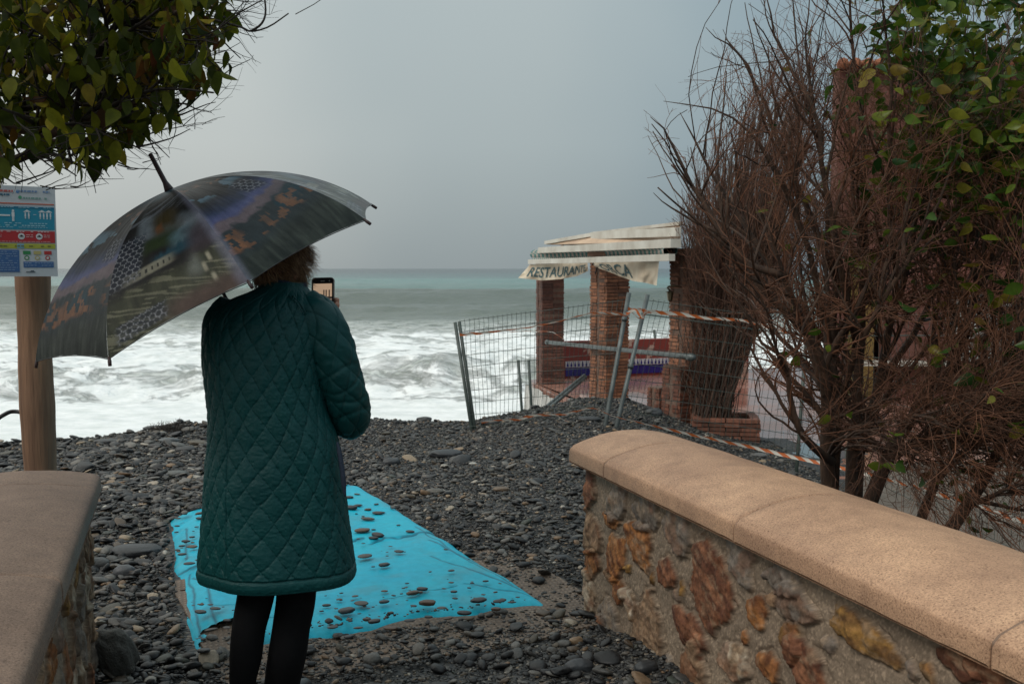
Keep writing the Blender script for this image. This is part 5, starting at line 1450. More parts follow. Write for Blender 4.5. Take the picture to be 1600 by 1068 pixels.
# --- overhanging tree at the left
tree = empty('overhanging_tree', (-3.1, 3.2, 0), 'tree with drooping olive leaves overhanging from the top left above the notice board', 'tree')
Tm = [smoothpath(p, 12) for p in (
    [(-3.1, 3.2, -.1), (-3.05, 3.2, .9), (-3.0, 3.2, 1.8), (-2.7, 3.2, 2.4), (-2.3, 3.2, 2.6)],
    [(-2.75, 3.2, 2.35), (-2.4, 3.2, 2.40), P(60, 110, 3.2), P(180, 60, 3.1), P(300, 10, 3.0)],
    [(-2.85, 3.2, 2.2), (-2.5, 3.1, 2.25), P(20, 200, 3.1), P(130, 190, 3.0), P(240, 150, 3.0)],
    [(-2.9, 3.2, 2.0), (-2.6, 3.2, 2.1), P(-20, 250, 3.3), P(60, 225, 3.3), P(170, 215, 3.2)],
    [(-2.8, 3.2, 2.3), (-2.5, 3.5, 2.6), P(40, 20, 3.6), P(180, -20, 3.5), P(360, 20, 3.4)],
    [(-2.9, 3.2, 2.3), (-2.6, 2.6, 2.7), (-2.2, 2.2, 2.9), (-1.7, 1.9, 3.0), (-1.2, 1.7, 3.0)],
    [(-2.9, 3.2, 2.3), (-2.7, 2.4, 2.4), (-2.4, 1.7, 2.5), (-2.0, 1.1, 2.6), (-1.6, .8, 2.6)],
    [(-2.9, 3.2, 2.4), (-2.6, 3.3, 2.9), (-2.0, 3.3, 3.3), (-1.5, 3.2, 3.4), (-.9, 3.1, 3.4)])]
Pm = np.array(Tm); Rm = np.array([np.linspace(.085, .03, 12)] + [np.linspace(.03, .006, 12)] * 7)
MB().tubes(Pm, Rm, 10).build('trunk', M['bark'], tree)
P1, R1 = grow(Pm[1:], Rm[1:], 150, (.25, .55), (.3, .9), 7, .12, -.02, 401, (.25, 1), .6, .002)
P2, R2 = grow(P1, R1, 900, (.12, .34), (.3, .9), 6, .14, -.02, 402, (.15, 1), .6, .0012)
P3, R3 = grow(P2, R2, 1500, (.05, .20), (.3, .9), 5, .16, -.02, 403, (.2, 1), .8, .0009)
def lk(Pn, Rn, mrg=0):
    px, py = proj(Pn[:, -1]); lim = np.interp(px, [-400, 0, 60, 130, 200, 260, 320, 360, 400, 430, 460], [330, 305, 285, 300, 275, 260, 210, 170, 120, 60, -40])
    k = (py < lim + mrg) | (Pn[:, -1, 1] < 2.2)
    return Pn[k], Rn[k]
P1, R1 = lk(P1, R1, -30); P2, R2 = lk(P2, R2); P3, R3 = lk(P3, R3, 10)
MB().tubes(P1, R1, 5, caps=False).tubes(P2, R2, 4, caps=False).tubes(P3, R3, 3, caps=False).tubes(np.stack([stem([(330, 30, 3.0), (375, 42, 3.0), (392, 49, 3.0), (420, 42, 3.0), (451, 21, 3.0)], 12), stem([(392, 49, 3.0), (408, 38, 3.0), (415, 20, 3.0), (412, -10, 3.0), (405, -30, 3)], 12)]), np.linspace(.0038, .0020, 12), 4).build('twigs', M['twig_dark'], tree)
rg = np.random.default_rng(12)
cand = np.concatenate([P2[:, 2], P2[:, 4], P3[:, 2], P3[:, -1], P1[:, 4]])
px, py = proj(cand)
lim = np.interp(px, [-400, 0, 60, 130, 200, 260, 320, 350, 372], [300, 280, 252, 268, 240, 205, 160, 140, 40])
cand = cand[(px < 365) | (cand[:, 1] < 2.3)]; px, py = proj(cand)
lim = np.interp(px, [-400, 0, 60, 130, 200, 260, 300, 335, 365], [300, 280, 252, 268, 238, 205, 172, 140, 95])
lim = lim + 70 * (N2(px, py, .018, seed=801) - .62)
vis_ = (px > -80) & (px < 372) & (cand[:, 1] > 2.3)
k = np.where(vis_, (py < lim - 6) & (rg.random(len(px)) < .62), rg.random(len(px)) < .35)
pos = cand[k]
ex_ = []
while len(ex_) < 900:
    a, b_ = rg.uniform(-60, 350), rg.uniform(-90, 250)
    if b_ < np.interp(a, [-60, 0, 60, 130, 200, 260, 320, 350], [290, 275, 240, 250, 220, 175, 120, 90]) - abs(rg.normal(0, 50)): ex_.append(P(a, b_, rg.uniform(2.8, 3.7)))
pos = np.vstack([pos, np.array(ex_)])
far_c = np.stack([rg.uniform(-3.2, -1.0, 1500), rg.uniform(.6, 3.6, 1500), rg.uniform(2.7, 3.6, 1500)], -1)
mb = MB(); leaves(mb, pos, .068, 21, 1.9, .56); leaves(mb, far_c, .08, 22, 1.0, .6)
mb.build('foliage', M['leaf_left'], tree)

# ------------------------------------------------------------------ umbrella
UA = np.array([-1.12577552, 3.3, 1.80475516])
UN = nrm([-0.38839377, -0.2150724, 0.89604361]); UE = np.array([-0.80969245, -0.38458539, -0.44327441]); UG = np.array([0.43994138, -0.89768477, -0.02477193])
UR, UH = 0.6146, 0.3243
tips = np.array([UA - UN * UH + UR * (math.cos(t) * UE + math.sin(t) * UG) for t in np.arange(8) * np.pi / 4])
for k, (px, py) in {0: (56, 565), 1: (170, 561), 2: (389, 441), 3: (572, 344), 4: (582, 320)}.items(): tips[k] = P(px, py, tips[k][1])
um = empty('umbrella', UA - UN * .9, 'large dark umbrella printed with painted scenes and a hexagon lattice, tilted over the woman', 'umbrella')
PHI = R(60)
def ribpt(k, t):
    t = np.asarray(t, float)[..., None]
    return UA - UN * UH * (1 - np.cos(t * PHI)) / (1 - math.cos(PHI)) + (tips[k % 8] - (UA - UN * UH)) * np.sin(t * PHI) / math.sin(PHI)
def hexline(x, y, s):
    """distance-like field of a hexagon lattice of cell size s"""
    q = np.stack([x / s, y / s], -1); best = np.full(x.shape, 9.0); sec = np.full(x.shape, 9.0)
    i0 = np.round(q[..., 0]); j0 = np.round(q[..., 1] / (3 ** .5 / 2))
    for dj in (-1, 0, 1):
        for di in (-1, 0, 1):
            j = j0 + dj; i = np.round(q[..., 0] - .5 * (j % 2)) + di + .5 * (j % 2)
            d = np.hypot(q[..., 0] - i, q[..., 1] - j * 3 ** .5 / 2)
            nb = np.minimum(best, d); sec = np.where(d < best, best, np.minimum(sec, d)); best = nb
    return sec - best
def mixa(a, b, k): k = np.clip(k, 0, 1)[..., None]; return a * (1 - k) + np.asarray(b) * k
def paint(k, t, w):
    x = (w - .5) * t * .47; y = t * .68
    n1 = N2(x + k * 3, y, 16, seed=500 + k, oct=5); n2 = N2(x + k * 5, y, 40, seed=520 + k, oct=4); n3 = N2(x + k, y, 90, 12, 540 + k, 3); n4 = N2(x + k * 2, y, 9, seed=560 + k, oct=3)
    wa_ = w + .10 * (n1 - .5); ta = t + .07 * (n1 - .5) + .02 * (n2 - .5)
    c = np.zeros(t.shape + (3,)) + np.array([0.016, 0.016, 0.017])
    if k % 2 == 0:
        ts = ta + .12 * (w - .5)                      # slanted bands
        c = mixa(c, (0.016, 0.055, 0.095), sstep(.22, .08, ta))
        c = mixa(c, (0.020, 0.019, 0.022), sstep(.16, .24, ta))
        c = mixa(c, (0.20, 0.085, 0.045), sstep(.60, .66, n2) * np.exp(-((ta - .27) / .05) ** 2))
        c = mixa(c, (0.10, 0.18, 0.24), sstep(.53, .56, n1) * np.exp(-((ta - .38 + .1 * (w - .5)) / .06) ** 4))
        c = mixa(c, (0.030, 0.042, 0.085), sstep(.42, .55, ts)); c = mixa(c, (0.080, 0.090, 0.20), sstep(.52, .60, ts))
        c = mixa(c, (0.14, 0.105, 0.12), sstep(.595, .625, ts + .02 * (n2 - .5)))
        c = mixa(c, (0.022, 0.030, 0.034), sstep(.655, .69, ts + .05 * (n2 - .5)))
        c = mixa(c, (0.012, 0.040, 0.055), sstep(.5, .6, n4) * np.exp(-((ts - .72) / .05) ** 2))
        blk = sstep(.50, .53, N2(np.round(x * 130) / 130, np.round(y * 90) / 90, 42, seed=600 + k, oct=3))
        c = mixa(c, (0.24, 0.10, 0.045), blk * sstep(.68, .70, ts) * sstep(.83, .80, ts) * (.25 + .75 * n3) * sstep(.35, .55, n4 + .1))
        st_ = sstep(.80, .88, ts); c = mixa(c, np.stack([.012 + .05 * n3 ** 2, .015 + .055 * n3 ** 2, .013 + .045 * n3 ** 2], -1) * 1.2, st_)
        hx = hexline(x + .004, y, .020); hm = sstep(.60, .68, w) * sstep(.94, .88, w) * sstep(.40, .43, t) * sstep(.56, .52, t)
        c = mixa(c, (0.012, 0.014, 0.02), hm * .7); c = mixa(c, (0.24, 0.25, 0.29), hm * sstep(.14, .07, hx))
    else:
        c = mixa(c, (0.02, 0.08, 0.12), sstep(.20, .08, ta) * sstep(.3, .6, n4 + .1))
        c = mixa(c, (0.16, 0.17, 0.20), sstep(.53, .60, N2(x, y + x * .6, 10, 70, 610 + k, 3)) * sstep(.18, .25, t) * sstep(.42, .34, t) * .8)
        c = mixa(c, (0.20, 0.23, 0.26), sstep(.10, .24, wa_) * np.exp(-((ta - .47 - .25 * (w - .5)) / .085) ** 4) * .8)
        c = mixa(c, (0.055, 0.040, 0.016), np.exp(-(((wa_ - .60) / .20) ** 4 + ((ta - .44) / .085) ** 4)))
        c = mixa(c, (0.17, 0.065, 0.025), np.exp(-(((wa_ - .52) / .06) ** 4 + ((ta - .49) / .03) ** 4)) * .7)
        c = mixa(c, (0.030, 0.045, 0.020), np.exp(-(((wa_ - .50) / .22) ** 4 + ((ta - .56) / .05) ** 4)))
        c = mixa(c, (0.10, 0.17, 0.20), np.exp(-(((wa_ - .72) / .14) ** 4 + ((ta - .60) / .055) ** 4)) * .8)
        c = mixa(c, (0.020, 0.060, 0.085), sstep(.60 + .05 * n3, .64 + .05 * n3, t) * sstep(.72, .68, t) * sstep(.35, .5, w))
        roof = np.exp(-(((w - .36) / .24) ** 8 + ((t - .70) / .028) ** 8)); c = mixa(c, (0.27, 0.25, 0.19), roof * (.6 + .5 * n3))
        win = (np.mod(w * 18, 1) < .3) & (np.abs(t - .70) < .012); c = mixa(c, (0.03, .03, .03), win * roof)
        c = mixa(c, (0.055, 0.042, 0.052), np.exp(-(((wa_ - .88) / .16) ** 4 + ((ta - .66) / .09) ** 4)) * .9)
        gr = sstep(.73, .78, ta); c = mixa(c, np.stack([.020 + .09 * n3 * n1, .024 + .085 * n3 * n1, .016 + .05 * n3 * n1], -1), gr)
        stn = sstep(.60, .66, N2(x * .8 + y * .7, y - x * .5, 14, 120, 620 + k, 2)); c = mixa(c, (0.20, 0.19, 0.13), stn * gr * .6)
        c = mixa(c, (0.20, 0.21, 0.19), np.exp(-(((wa_ - .72) / .06) ** 2 + ((ta - .80) / .06) ** 2)) * .7)
        for a_, b_ in ((.80, .84), (.86, .80), (.83, .91)): c = mixa(c, (0.42, 0.38, 0.28), np.exp(-(((w - a_) / .016) ** 4 + ((t - b_) / .025) ** 4)) * .8)
        c = mixa(c, (0.085, 0.055, 0.045), sstep(.90, .97, ta) * sstep(.3, .6, w))
        hx = hexline(x, y, .020); hm = sstep(.36, .29, w + .25 * (t - .5)) * sstep(.44, .47, t) * sstep(.74, .70, t) + sstep(.22, .15, np.abs(w - .26)) * sstep(.89, .90, t) * sstep(.985, .97, t)
        c = mixa(c, (0.022, 0.030, 0.05), hm * .6); c = mixa(c, (0.25, 0.25, 0.27), np.clip(hm, 0, 1) * sstep(.15, .07, hx))
        lil = sstep(.90, 1.0, w) if k == 1 else sstep(.10, .0, w) * .4
        c = mixa(c, (0.20, 0.20, 0.27), lil * (.5 + .3 * n1) * sstep(.05, .3, t))
    if k == 2: c = mixa(c, (0.20, 0.20, 0.27), sstep(.06, 0, w) * .5 * sstep(.05, .3, t))
    if k in (3, 4):
        c = mixa(c, (0.13, 0.135, 0.14), .35 + 0 * t); c = mixa(c, (.36, .37, .36), sstep(.68, .72, n3) * .7)
    c = np.clip(c * (0.7 + .6 * n2)[..., None] * 1.0 - .006, .002, 1)
    return c
mb = MB(); mi = MB()
tt_ = np.linspace(0, 1, 190); wn_s = np.linspace(0, 1, 130)
Wg, Tg = np.meshgrid(wn_s, tt_)
for k in range(8):
    bulge = 4 * Wg * (1 - Wg)
    Te = Tg * (1 - .022 * bulge * Tg ** 3)
    a_ = ribpt(k, Te); b_ = ribpt(k + 1, Te)
    V = a_ * (1 - Wg[..., None]) + b_ * Wg[..., None]
    V = V - UN * (.006 * bulge * np.sin(Tg * 3.1))[..., None] + UN * (.002 * (N2(Wg * 14, Tg * 3, 1, seed=k) - .5) * sstep(0, .3, Tg))[..., None]
    V = V + UN * .002
    mb.grid(V, col=paint(k, Tg, Wg))
m = colmat('printed_umbrella_cloth', 220, 0.22, 0.42, 0.22, 0.0015, spec=0.20)
n, l = m.node_tree.nodes, m.node_tree.links; b = n['Principled BSDF']
tr = n.new('ShaderNodeBsdfTranslucent'); l.new(attr(n, 'col'), tr.inputs[0]); mx = n.new('ShaderNodeMixShader'); mx.inputs[0].default_value = .10
l.new(b.outputs[0], mx.inputs[1]); l.new(tr.outputs[0], mx.inputs[2]); l.new(mx.outputs[0], n['Material Output'].inputs[0])
canopy = mb.build('canopy', m, um, colors=True)
# hem piping
for k in range(8):
    Te = 1 - .022 * 4 * wn_s * (1 - wn_s)
    V = ribpt(k, Te) * (1 - wn_s[:, None]) + ribpt(k + 1, Te) * wn_s[:, None]
    mi.tubes(V, np.full(len(V), .0016), 5)
mi.build('hem_piping', M['black'], canopy)
dkw = simple('dark_tip', (0.05, 0.022, 0.022), (0.03, 0.014, 0.014), 10, .5, .1, .001)
for k in range(8):
    q = ribpt(k, np.linspace(0.01, 1, 24)) - UN * .004
    rb = MB().tubes(q, np.full(24, .0023), 6).build('rib', M['black'], um)
    d = nrm(q[-1] - q[-2]); MB().tubes(np.array([q[-1] - d * .012, q[-1] + d * .004, q[-1] + d * .016]), np.array([.004, .0055, .005]), 8).build('rib_tip', dkw, rb)
    MB().tubes(np.array([ribpt(k, .52) - UN * .006, UA - UN * .33]), np.full(2, .0018), 5).build('stretcher', M['steel'], um)
MB().tubes(np.array([UA - UN * .006, UA + UN * .012, UA + UN * .03, UA + UN * .128, UA + UN * .131]), np.array([.018, .013, .0085, .0072, .004]), 12).build('ferrule', dkw, um)
MB().tubes(np.array([UA, UA - UN * .74]), np.full(2, .006), 10).tubes(np.array([UA - UN * .31, UA - UN * .35]), np.full(2, .012), 10).build('shaft', M['black'], um)
hk = [UA - UN * .66, UA - UN * .78, UA - UN * .86]; sd = nrm(np.cross(UN, [0, 1, 0]))
hk += [UA - UN * (.86 + .035 * math.sin(a)) + sd * .035 * (1 - math.cos(a)) for a in (R(50), R(90), R(130), R(175))]
MB().tubes(smoothpath(hk, 40), np.full(40, .0135), 12).build('handle', simple('wood_handle', (0.10, 0.05, 0.025), (0.05, 0.025, 0.015), 10, .35), um)

# ------------------------------------------------------------------ woman
gz0 = float(height(-.76, 3.25))
wo = empty('person', (-.76, 3.25, gz0), 'woman seen from behind in a long quilted teal coat and black tights, photographing the sea', 'person')
def ellip(mb, c, r, ax=None, base=None, T=None):
    q = (ico3 if base is None else base) * np.asarray(r); q = q @ (np.eye(3) if ax is None else np.asarray(ax)) + c
    mb.add(q, T=ico3T if T is None else T)
HC = P(436, 413, 3.24)
fd = nrm([.45, .89, -.10]); rt = nrm(np.cross(fd, [0, 0, 1])); upv = np.cross(rt, fd); HAX = np.array([rt, fd, upv])
bm_ = MB()
ellip(bm_, HC + upv * .02, (.073, .090, .088), HAX); ellip(bm_, HC + fd * .022 - upv * .045, (.052, .062, .062), HAX); ellip(bm_, HC + fd * .06 - upv * .095, (.024, .022, .020), HAX)
ellip(bm_, HC + fd * .098 - upv * .028, (.012, .018, .020), HAX); ellip(bm_, HC + fd * .088 + upv * .0, (.008, .014, .028), HAX); ellip(bm_, HC + fd * .083 - upv * .062, (.024, .010, .009), HAX)
for s in (-1, 1):
    ellip(bm_, HC + rt * .074 * s - upv * .022 - fd * .006, (.008, .018, .030), HAX); ellip(bm_, HC + fd * .066 + rt * .036 * s - upv * .030, (.020, .018, .018), HAX)
    ellip(bm_, HC + fd * .079 + rt * .031 * s + upv * .022, (.022, .010, .006), HAX)
SHx = P(418, 470, 3.22)
bm_.tubes(smoothpath([HC - upv * .05, P(440, 452, 3.22), P(428, 470, 3.22)], 8), np.full(8, .048), 16)
bm_.tubes(smoothpath([P(425, 468, 3.22), P(420, 500, 3.22), P(418, 600, 3.22), P(425, 700, 3.22), P(432, 790, 3.22), P(432, 850, 3.24)], 24), np.interp(np.linspace(0, 1, 24), [0, .1, .35, .55, .8, 1], [.04, .085, .10, .085, .115, .10]), 16)
# legs
def legp(side):
    if side < 0: px = [(408, 830, 3.24), (402, 915, 3.23), (389, 980, 3.21), (384, 1025, 3.22), (379, 1066, 3.24), (374, 1125, 3.28), (373, 1165, 3.29)]; r = [.085, .062, .055, .053, .043, .036, .034]
    else: px = [(452, 830, 3.26), (463, 918, 3.25), (455, 980, 3.25), (449, 1021, 3.26), (441, 1066, 3.30), (434, 1125, 3.34), (432, 1165, 3.35)]; r = [.09, .066, .062, .064, .060, .040, .036]
    p_ = np.array([P(*q) for q in px]); sc_ = (1.0 if True else 1)
    z = p_[:, 2].copy(); zn = z[1] + (z - z[1]) * 1.0
    p_[-1, 2] = gz0 + .09
    return smoothpath(p_, 40), np.interp(np.linspace(0, 1, 40), np.linspace(0, 1, 7), r)
legs = [legp(-1), legp(1)]
for q, r in legs:
    bm_.tubes(q, r - .006, 16)
    f0_ = q[-1] * [1, 1, 0] + [0, 0, gz0 + .045]; bm_.tubes(np.array([q[-1], f0_ + [0, 0, .03], f0_ + np.array([.03, .06, 0]), f0_ + np.array([.06, .14, -.008]), f0_ + np.array([.075, .185, -.014])]), np.array([.032, .036, .034, .030, .018]), 12)
RA = [P(470, 484, 3.21), P(498, 505, 3.20), P(515, 545, 3.20), P(530, 590, 3.22), P(545, 635, 3.26), P(546, 655, 3.31), P(536, 640, 3.38), P(524, 590, 3.42), P(517, 535, 3.44), P(513, 512, 3.445)]
RR = [.070, .076, .074, .070, .066, .062, .058, .050, .043, .038]
LAp = [P(368, 484, 3.22), P(349, 505, 3.22), P(346, 560, 3.24), P(350, 620, 3.27), P(356, 650, 3.31), P(375, 655, 3.37), P(395, 635, 3.43), np.array([-.862, 3.452, 1.112])]
LR = [.060, .060, .056, .052, .050, .048, .042, .034]
bm_.tubes(smoothpath(RA, 40), np.interp(np.linspace(0, 1, 40), np.linspace(0, 1, 10), RR) * .62, 14)
bm_.tubes(smoothpath(LAp, 40), np.interp(np.linspace(0, 1, 40), np.linspace(0, 1, 8), LR) * .62, 14)
# right hand holding the phone from behind
bm_.tubes(np.array([P(513, 515, 3.445), P(513, 505, 3.452), P(512, 494, 3.455), P(511, 480, 3.455), P(511, 474, 3.455)]), np.array([.024, .026, .030, .030, .02]), 14)
fr_ = []
for i, (py, ex) in enumerate(((469, 1.5), (477, 3), (486, 3.5), (495, 1.5))):
    q = smoothpath([P(510, py + 3, 3.458), P(519, py + 1, 3.462), P(525 + ex * .4, py, 3.448), P(526 + ex * .3, py - 1, 3.425), P(521 + ex * .3, py - 2, 3.412)], 12)
    bm_.tubes(q, np.array([.0095] * 5 + [.0088] * 4 + [.008, .0075, .006]), 10)
bm_.tubes(smoothpath([P(506, 505, 3.452), P(494, 499, 3.445), P(486, 490, 3.43), P(486, 480, 3.41), P(491, 473, 3.402)], 12), np.array([.014, .013, .012, .0115, .011, .0105, .010, .010, .0095, .009, .0085, .007]), 10)
# left hand around the umbrella handle
gp = UA - UN * .735; ga = nrm(np.cross(UN, [0, 1, 0])); gb = np.cross(UN, ga)
ellip(bm_, gp + gb * -.030, (.014, .040, .036), np.array([gb, UN, ga]))
for i in range(4):
    o_ = gp + UN * (.029 - i * .0195); am = R(-150 + 0); ln_a = [4.6, 4.9, 4.8, 4.3][i]
    q = np.array([o_ + (.0225 + .004 * math.sin(u * 3.1)) * (math.cos(-1.9 + u * ln_a) * gb + math.sin(-1.9 + u * ln_a) * ga) for u in np.linspace(0, 1, 16)])
    bm_.tubes(q, np.interp(np.linspace(0, 1, 16), [0, .7, 1], [.0092, .0086, .0062]), 10)
q = smoothpath([gp - gb * .034 - UN * .015, gp - gb * .024 + ga * .022 + UN * .02, gp + ga * .026 + UN * .045, gp + gb * .012 + ga * .018 + UN * .055], 12)
bm_.tubes(q, np.linspace(.0125, .0085, 12), 10)
skin = simple('skin', (0.52, 0.27, 0.19), (0.42, 0.19, 0.13), 30, .5, .15, .001)
body = bm_.build('body', skin, wo)
md_ = body.modifiers.new('r', 'REMESH'); md_.mode = 'VOXEL'; md_.voxel_size = .0042; md_.use_smooth_shade = True
md2 = body.modifiers.new('s', 'SMOOTH'); md2.factor = .5; md2.iterations = 3
dg = bpy.context.evaluated_depsgraph_get(); me = bpy.data.meshes.new_from_object(body.evaluated_get(dg))
body.modifiers.clear(); old = body.data; body.data = me; bpy.data.meshes.remove(old)
for p_ in me.polygons: p_.use_smooth = True
eyem = simple('eye_white', (.7, .68, .65), (.6, .58, .55), 5, .2, 0, .001)
for s in (-1, 1):
    mb = MB(); ellip(mb, HC + fd * .071 + rt * .031 * s + upv * .004, (.011, .010, .0065), HAX); e_ = mb.build('eye', eyem, wo)
    mb = MB(); ellip(mb, HC + fd * .0795 + rt * .031 * s + upv * .004, (.0052, .003, .0052), HAX); mb.build('iris', M['black'], e_)
navy = simple('navy_cloth', (0.018, 0.030, 0.055), (0.010, 0.016, 0.03), 30, .8, .4, .002)
mb = MB(); ellip(mb, HC + fd * .045 - upv * .052, (.062, .064, .058), HAX); mb.build('face_mask', navy, wo)
q = []
for i, (py, xc, rx, ry) in enumerate([(440, 445, .066, .060), (446, 446, .070, .064), (454, 444, .073, .068), (462, 440, .078, .072), (472, 434, .085, .08)]):
    c_ = P(xc, py, 3.22); a = np.linspace(0, 2 * np.pi, 49)[:-1]
    q.append(c_ + np.stack([rx * np.cos(a), ry * np.sin(a), .006 * np.sin(a * 3 + i)], -1))
MB().grid(np.array(q), closed=True).build('scarf', navy, wo)

# coat
tab = np.array([  # py, xl, xr, depth half
 (441, 410, 474, .070), (447, 402, 478, .078), (454, 392, 482, .086), (461, 374, 488, .098), (470, 353, 496, .115), (482, 335, 503, .128), (497, 324, 507, .140), (530, 316.5, 508, .152), (560, 315, 506, .158), (600, 319.5, 505, .158),
 (640, 325, 510, .158), (680, 324, 522, .162), (710, 322, 530, .166), (740, 319.5, 534, .170), (800, 316.5, 541, .176), (850, 312.5, 548, .182), (885, 309.5, 554, .187), (896, 310, 555, .187), (903, 312, 553.5, .183), (905, 317, 549, .175)])
nr_, nc_ = 430, 760
ti = np.linspace(0, 1, len(tab)); cum = np.concatenate([[0], np.cumsum(np.abs(np.diff(tab[:, 0])) + 2)]); cum /= cum[-1]
tr_ = np.linspace(0, 1, nr_); row = np.stack([np.interp(tr_, cum, tab[:, i]) for i in range(4)], -1)
ker = np.ones(13) / 13
for i in (1, 2, 3): row[6:-6, i] = np.convolve(row[:, i], ker, 'valid')
CY = 3.20
Pl = np.array([P(a, b_, CY) for a, b_ in zip(row[:, 1], row[:, 0])]); Pr_ = np.array([P(a, b_, CY) for a, b_ in zip(row[:, 2], row[:, 0])])
th_ = np.linspace(-np.pi, np.pi, nc_ + 1)[:-1]
A_ = (Pr_[:, 0] - Pl[:, 0]) / 2; cx_ = (Pr_[:, 0] + Pl[:, 0]) / 2; zz_ = Pl[:, 2]
TH, AA = np.meshgrid(th_, A_); ZZ = np.tile(zz_[:, None], (1, nc_)); BB = np.tile(row[:, 3][:, None], (1, nc_))
ex_ = 2 / 2.25
nx = np.sign(np.sin(TH)) * np.abs(np.sin(TH)) ** ex_; ny = -np.sign(np.cos(TH)) * np.abs(np.cos(TH)) ** ex_
ztop_, zbot = zz_[0], zz_.min()
hq = ZZ - zbot
warp = .45 * (N2(TH * 1.0, ZZ * 3.2, 1, seed=700) - .5) + .12 * (N2(TH * 3, ZZ * 9, 1, seed=709) - .5)
qa = 10.8 * (TH + warp * .35) + 31 * (ZZ + .02 * np.sin(TH * 2)) ; qb = 10.8 * (TH + warp * .35) - 31 * (ZZ + .02 * np.sin(TH * 2))
quilt = (np.abs(np.sin(qa)) * np.abs(np.sin(qb))) ** .42
g = np.minimum(np.abs(np.sin(qa)), np.abs(np.sin(qb))); stitch = np.exp(-(g / .05) ** 2)
band = sstep(.040, .050, hq) * sstep(.02, .05, ztop_ - ZZ)
disp = (.0052 * quilt - .0018 * stitch) * band
bandp = (1 - sstep(.040, .046, hq)); disp += bandp * (.0055 * np.sqrt(np.clip(1 - ((hq - .021) / .023) ** 2, 0, 1)) + .0022 * (N2(TH * 22, ZZ * 10, 1, seed=701) - .5))
disp -= .004 * np.exp(-((hq - .045) / .0035) ** 2)
pk_ = (N2(TH * 14, ZZ * 95, 1, seed=702, oct=3) - .5); disp += .0046 * pk_ * band * (.35 + np.exp(-(g / .25) ** 2))
disp += .0022 * (N2(TH * 30, ZZ * 160, 1, seed=703, oct=2) - .5)
# seams down the back
for s0 in (-.50,):
    disp -= .005 * np.exp(-((TH - s0 - .05 * np.sin(ZZ * 3)) / .012) ** 2) * sstep(.05, .06, hq)
# broad drapery
fold = .010 * np.sin(TH * 5 + 1.0 + ZZ * 2.5) * sstep(1.1, .6, ZZ) + .012 * (N2(TH * 1.8, ZZ * 5, 1, seed=704) - .5) * sstep(1.45, 1.2, ZZ) + .006 * (N2(TH * 3.5, ZZ * 9, 1, seed=705) - .5)
side_ = np.abs(nx) ** 4
disp += fold * (1 - .75 * side_)
V = np.stack([cx_[:, None] + (AA + disp) * nx - .004 * nx, CY + .02 + (BB + disp) * ny, ZZ], -1)
V[..., 0] += .006 * (N2(TH * 0 + 3, ZZ * 10, 1, seed=706) - .5)
# shoulder slope: front/back rows follow the yoke
mb = MB().grid(V, closed=True)
ring = V[-1]; inner = ring.copy(); inner[:, :2] = (ring[:, :2] - [cx_[-1], CY + .02]) * .80 + [cx_[-1], CY + .02]; inner[:, 2] += .03
in2 = inner.copy(); in2[:, 2] += .25; mb.grid(np.stack([ring, inner, in2]), closed=True)
m, n, l, b = new_mat('quilted_teal_nylon')
f = noise(n, l, 3, 4); f2 = noise(n, l, 420, 2); f3 = noise(n, l, 35, 4, stretch=(1, 1, 2.2))
l.new(ramp(n, l, f, [(0.3, (0.0035, 0.042, 0.044)), (0.7, (0.0045, 0.062, 0.062))]), b.inputs['Base Color'])
b.inputs['Roughness'].default_value = .5; b.inputs['Specular IOR Level'].default_value = .24; b.inputs['Sheen Weight'].default_value = .05; b.inputs['Sheen Tint'].default_value = (.1, .6, .6, 1)
bump(n, l, b, mth(n, l, 'MULTIPLY_ADD', f3, .8, mth(n, l, 'MULTIPLY', f2, .18)), .45, .003)
M['teal'] = m
coat = mb.build('coat', m, wo)
def sleeve(path, radii, name, n=260, mc=200, seed=0, q_al=5.5):
    q = smoothpath(path, n); r = np.interp(np.linspace(0, 1, n), np.linspace(0, 1, len(radii)), radii)
    r = np.convolve(np.pad(r, 12, 'edge'), np.ones(25) / 25, 'valid')
    T_ = nrm(np.gradient(q, axis=0))
    A0 = nrm(np.cross(T_[0], [0, 1, 0])); As = [A0]
    for i in range(1, n): a = As[-1] - np.dot(As[-1], T_[i]) * T_[i]; As.append(nrm(a))
    As = np.array(As); Bs = np.cross(T_, As)
    s = np.concatenate([[0], np.cumsum(np.linalg.norm(np.diff(q, axis=0), axis=1))])
    th = np.linspace(0, 2 * np.pi, mc + 1)[:-1]; TH, SS = np.meshgrid(th, s)
    qa = 3 * TH + 27 * SS + seed; qb = 3 * TH - 27 * SS + seed
    g = np.minimum(np.abs(np.sin(qa)), np.abs(np.sin(qb)))
    d = .0065 * (np.abs(np.sin(qa) * np.sin(qb))) ** .42 - .0018 * np.exp(-(g / .06) ** 2)
    d += .004 * (N2(np.cos(TH) * 3, SS * 60 + np.sin(TH) * 3, 1, seed=seed + 30, oct=3) - .5) + .010 * (N2(np.cos(TH) * 1.5 + 4, SS * 14 + np.sin(TH) * 1.5, 1, seed=seed + 31) - .5)
    for sb in np.linspace(.45, 1.0, 7) * s[-1] * .62: d += -.0045 * np.exp(-((SS - sb - .012 * np.sin(TH * 2 + sb * 40)) / .006) ** 2) * np.clip(.3 + .7 * np.cos(TH - 2.4 + sb * 3), 0, 1)
    rr_ = r[:, None] + d
    V = q[:, None] + rr_[..., None] * (np.cos(TH)[..., None] * As[:, None] + np.sin(TH)[..., None] * Bs[:, None])
    mb = MB().grid(V, closed=True)
    for e, sg in ((0, 1), (-1, 1)): mb.add(np.vstack([V[e], q[e] + (T_[e] * (-.03 if e == 0 else -.01))]), T=[[i, (i + 1) % mc, mc] for i in range(mc)])
    return mb.build(name, M['teal'], coat)
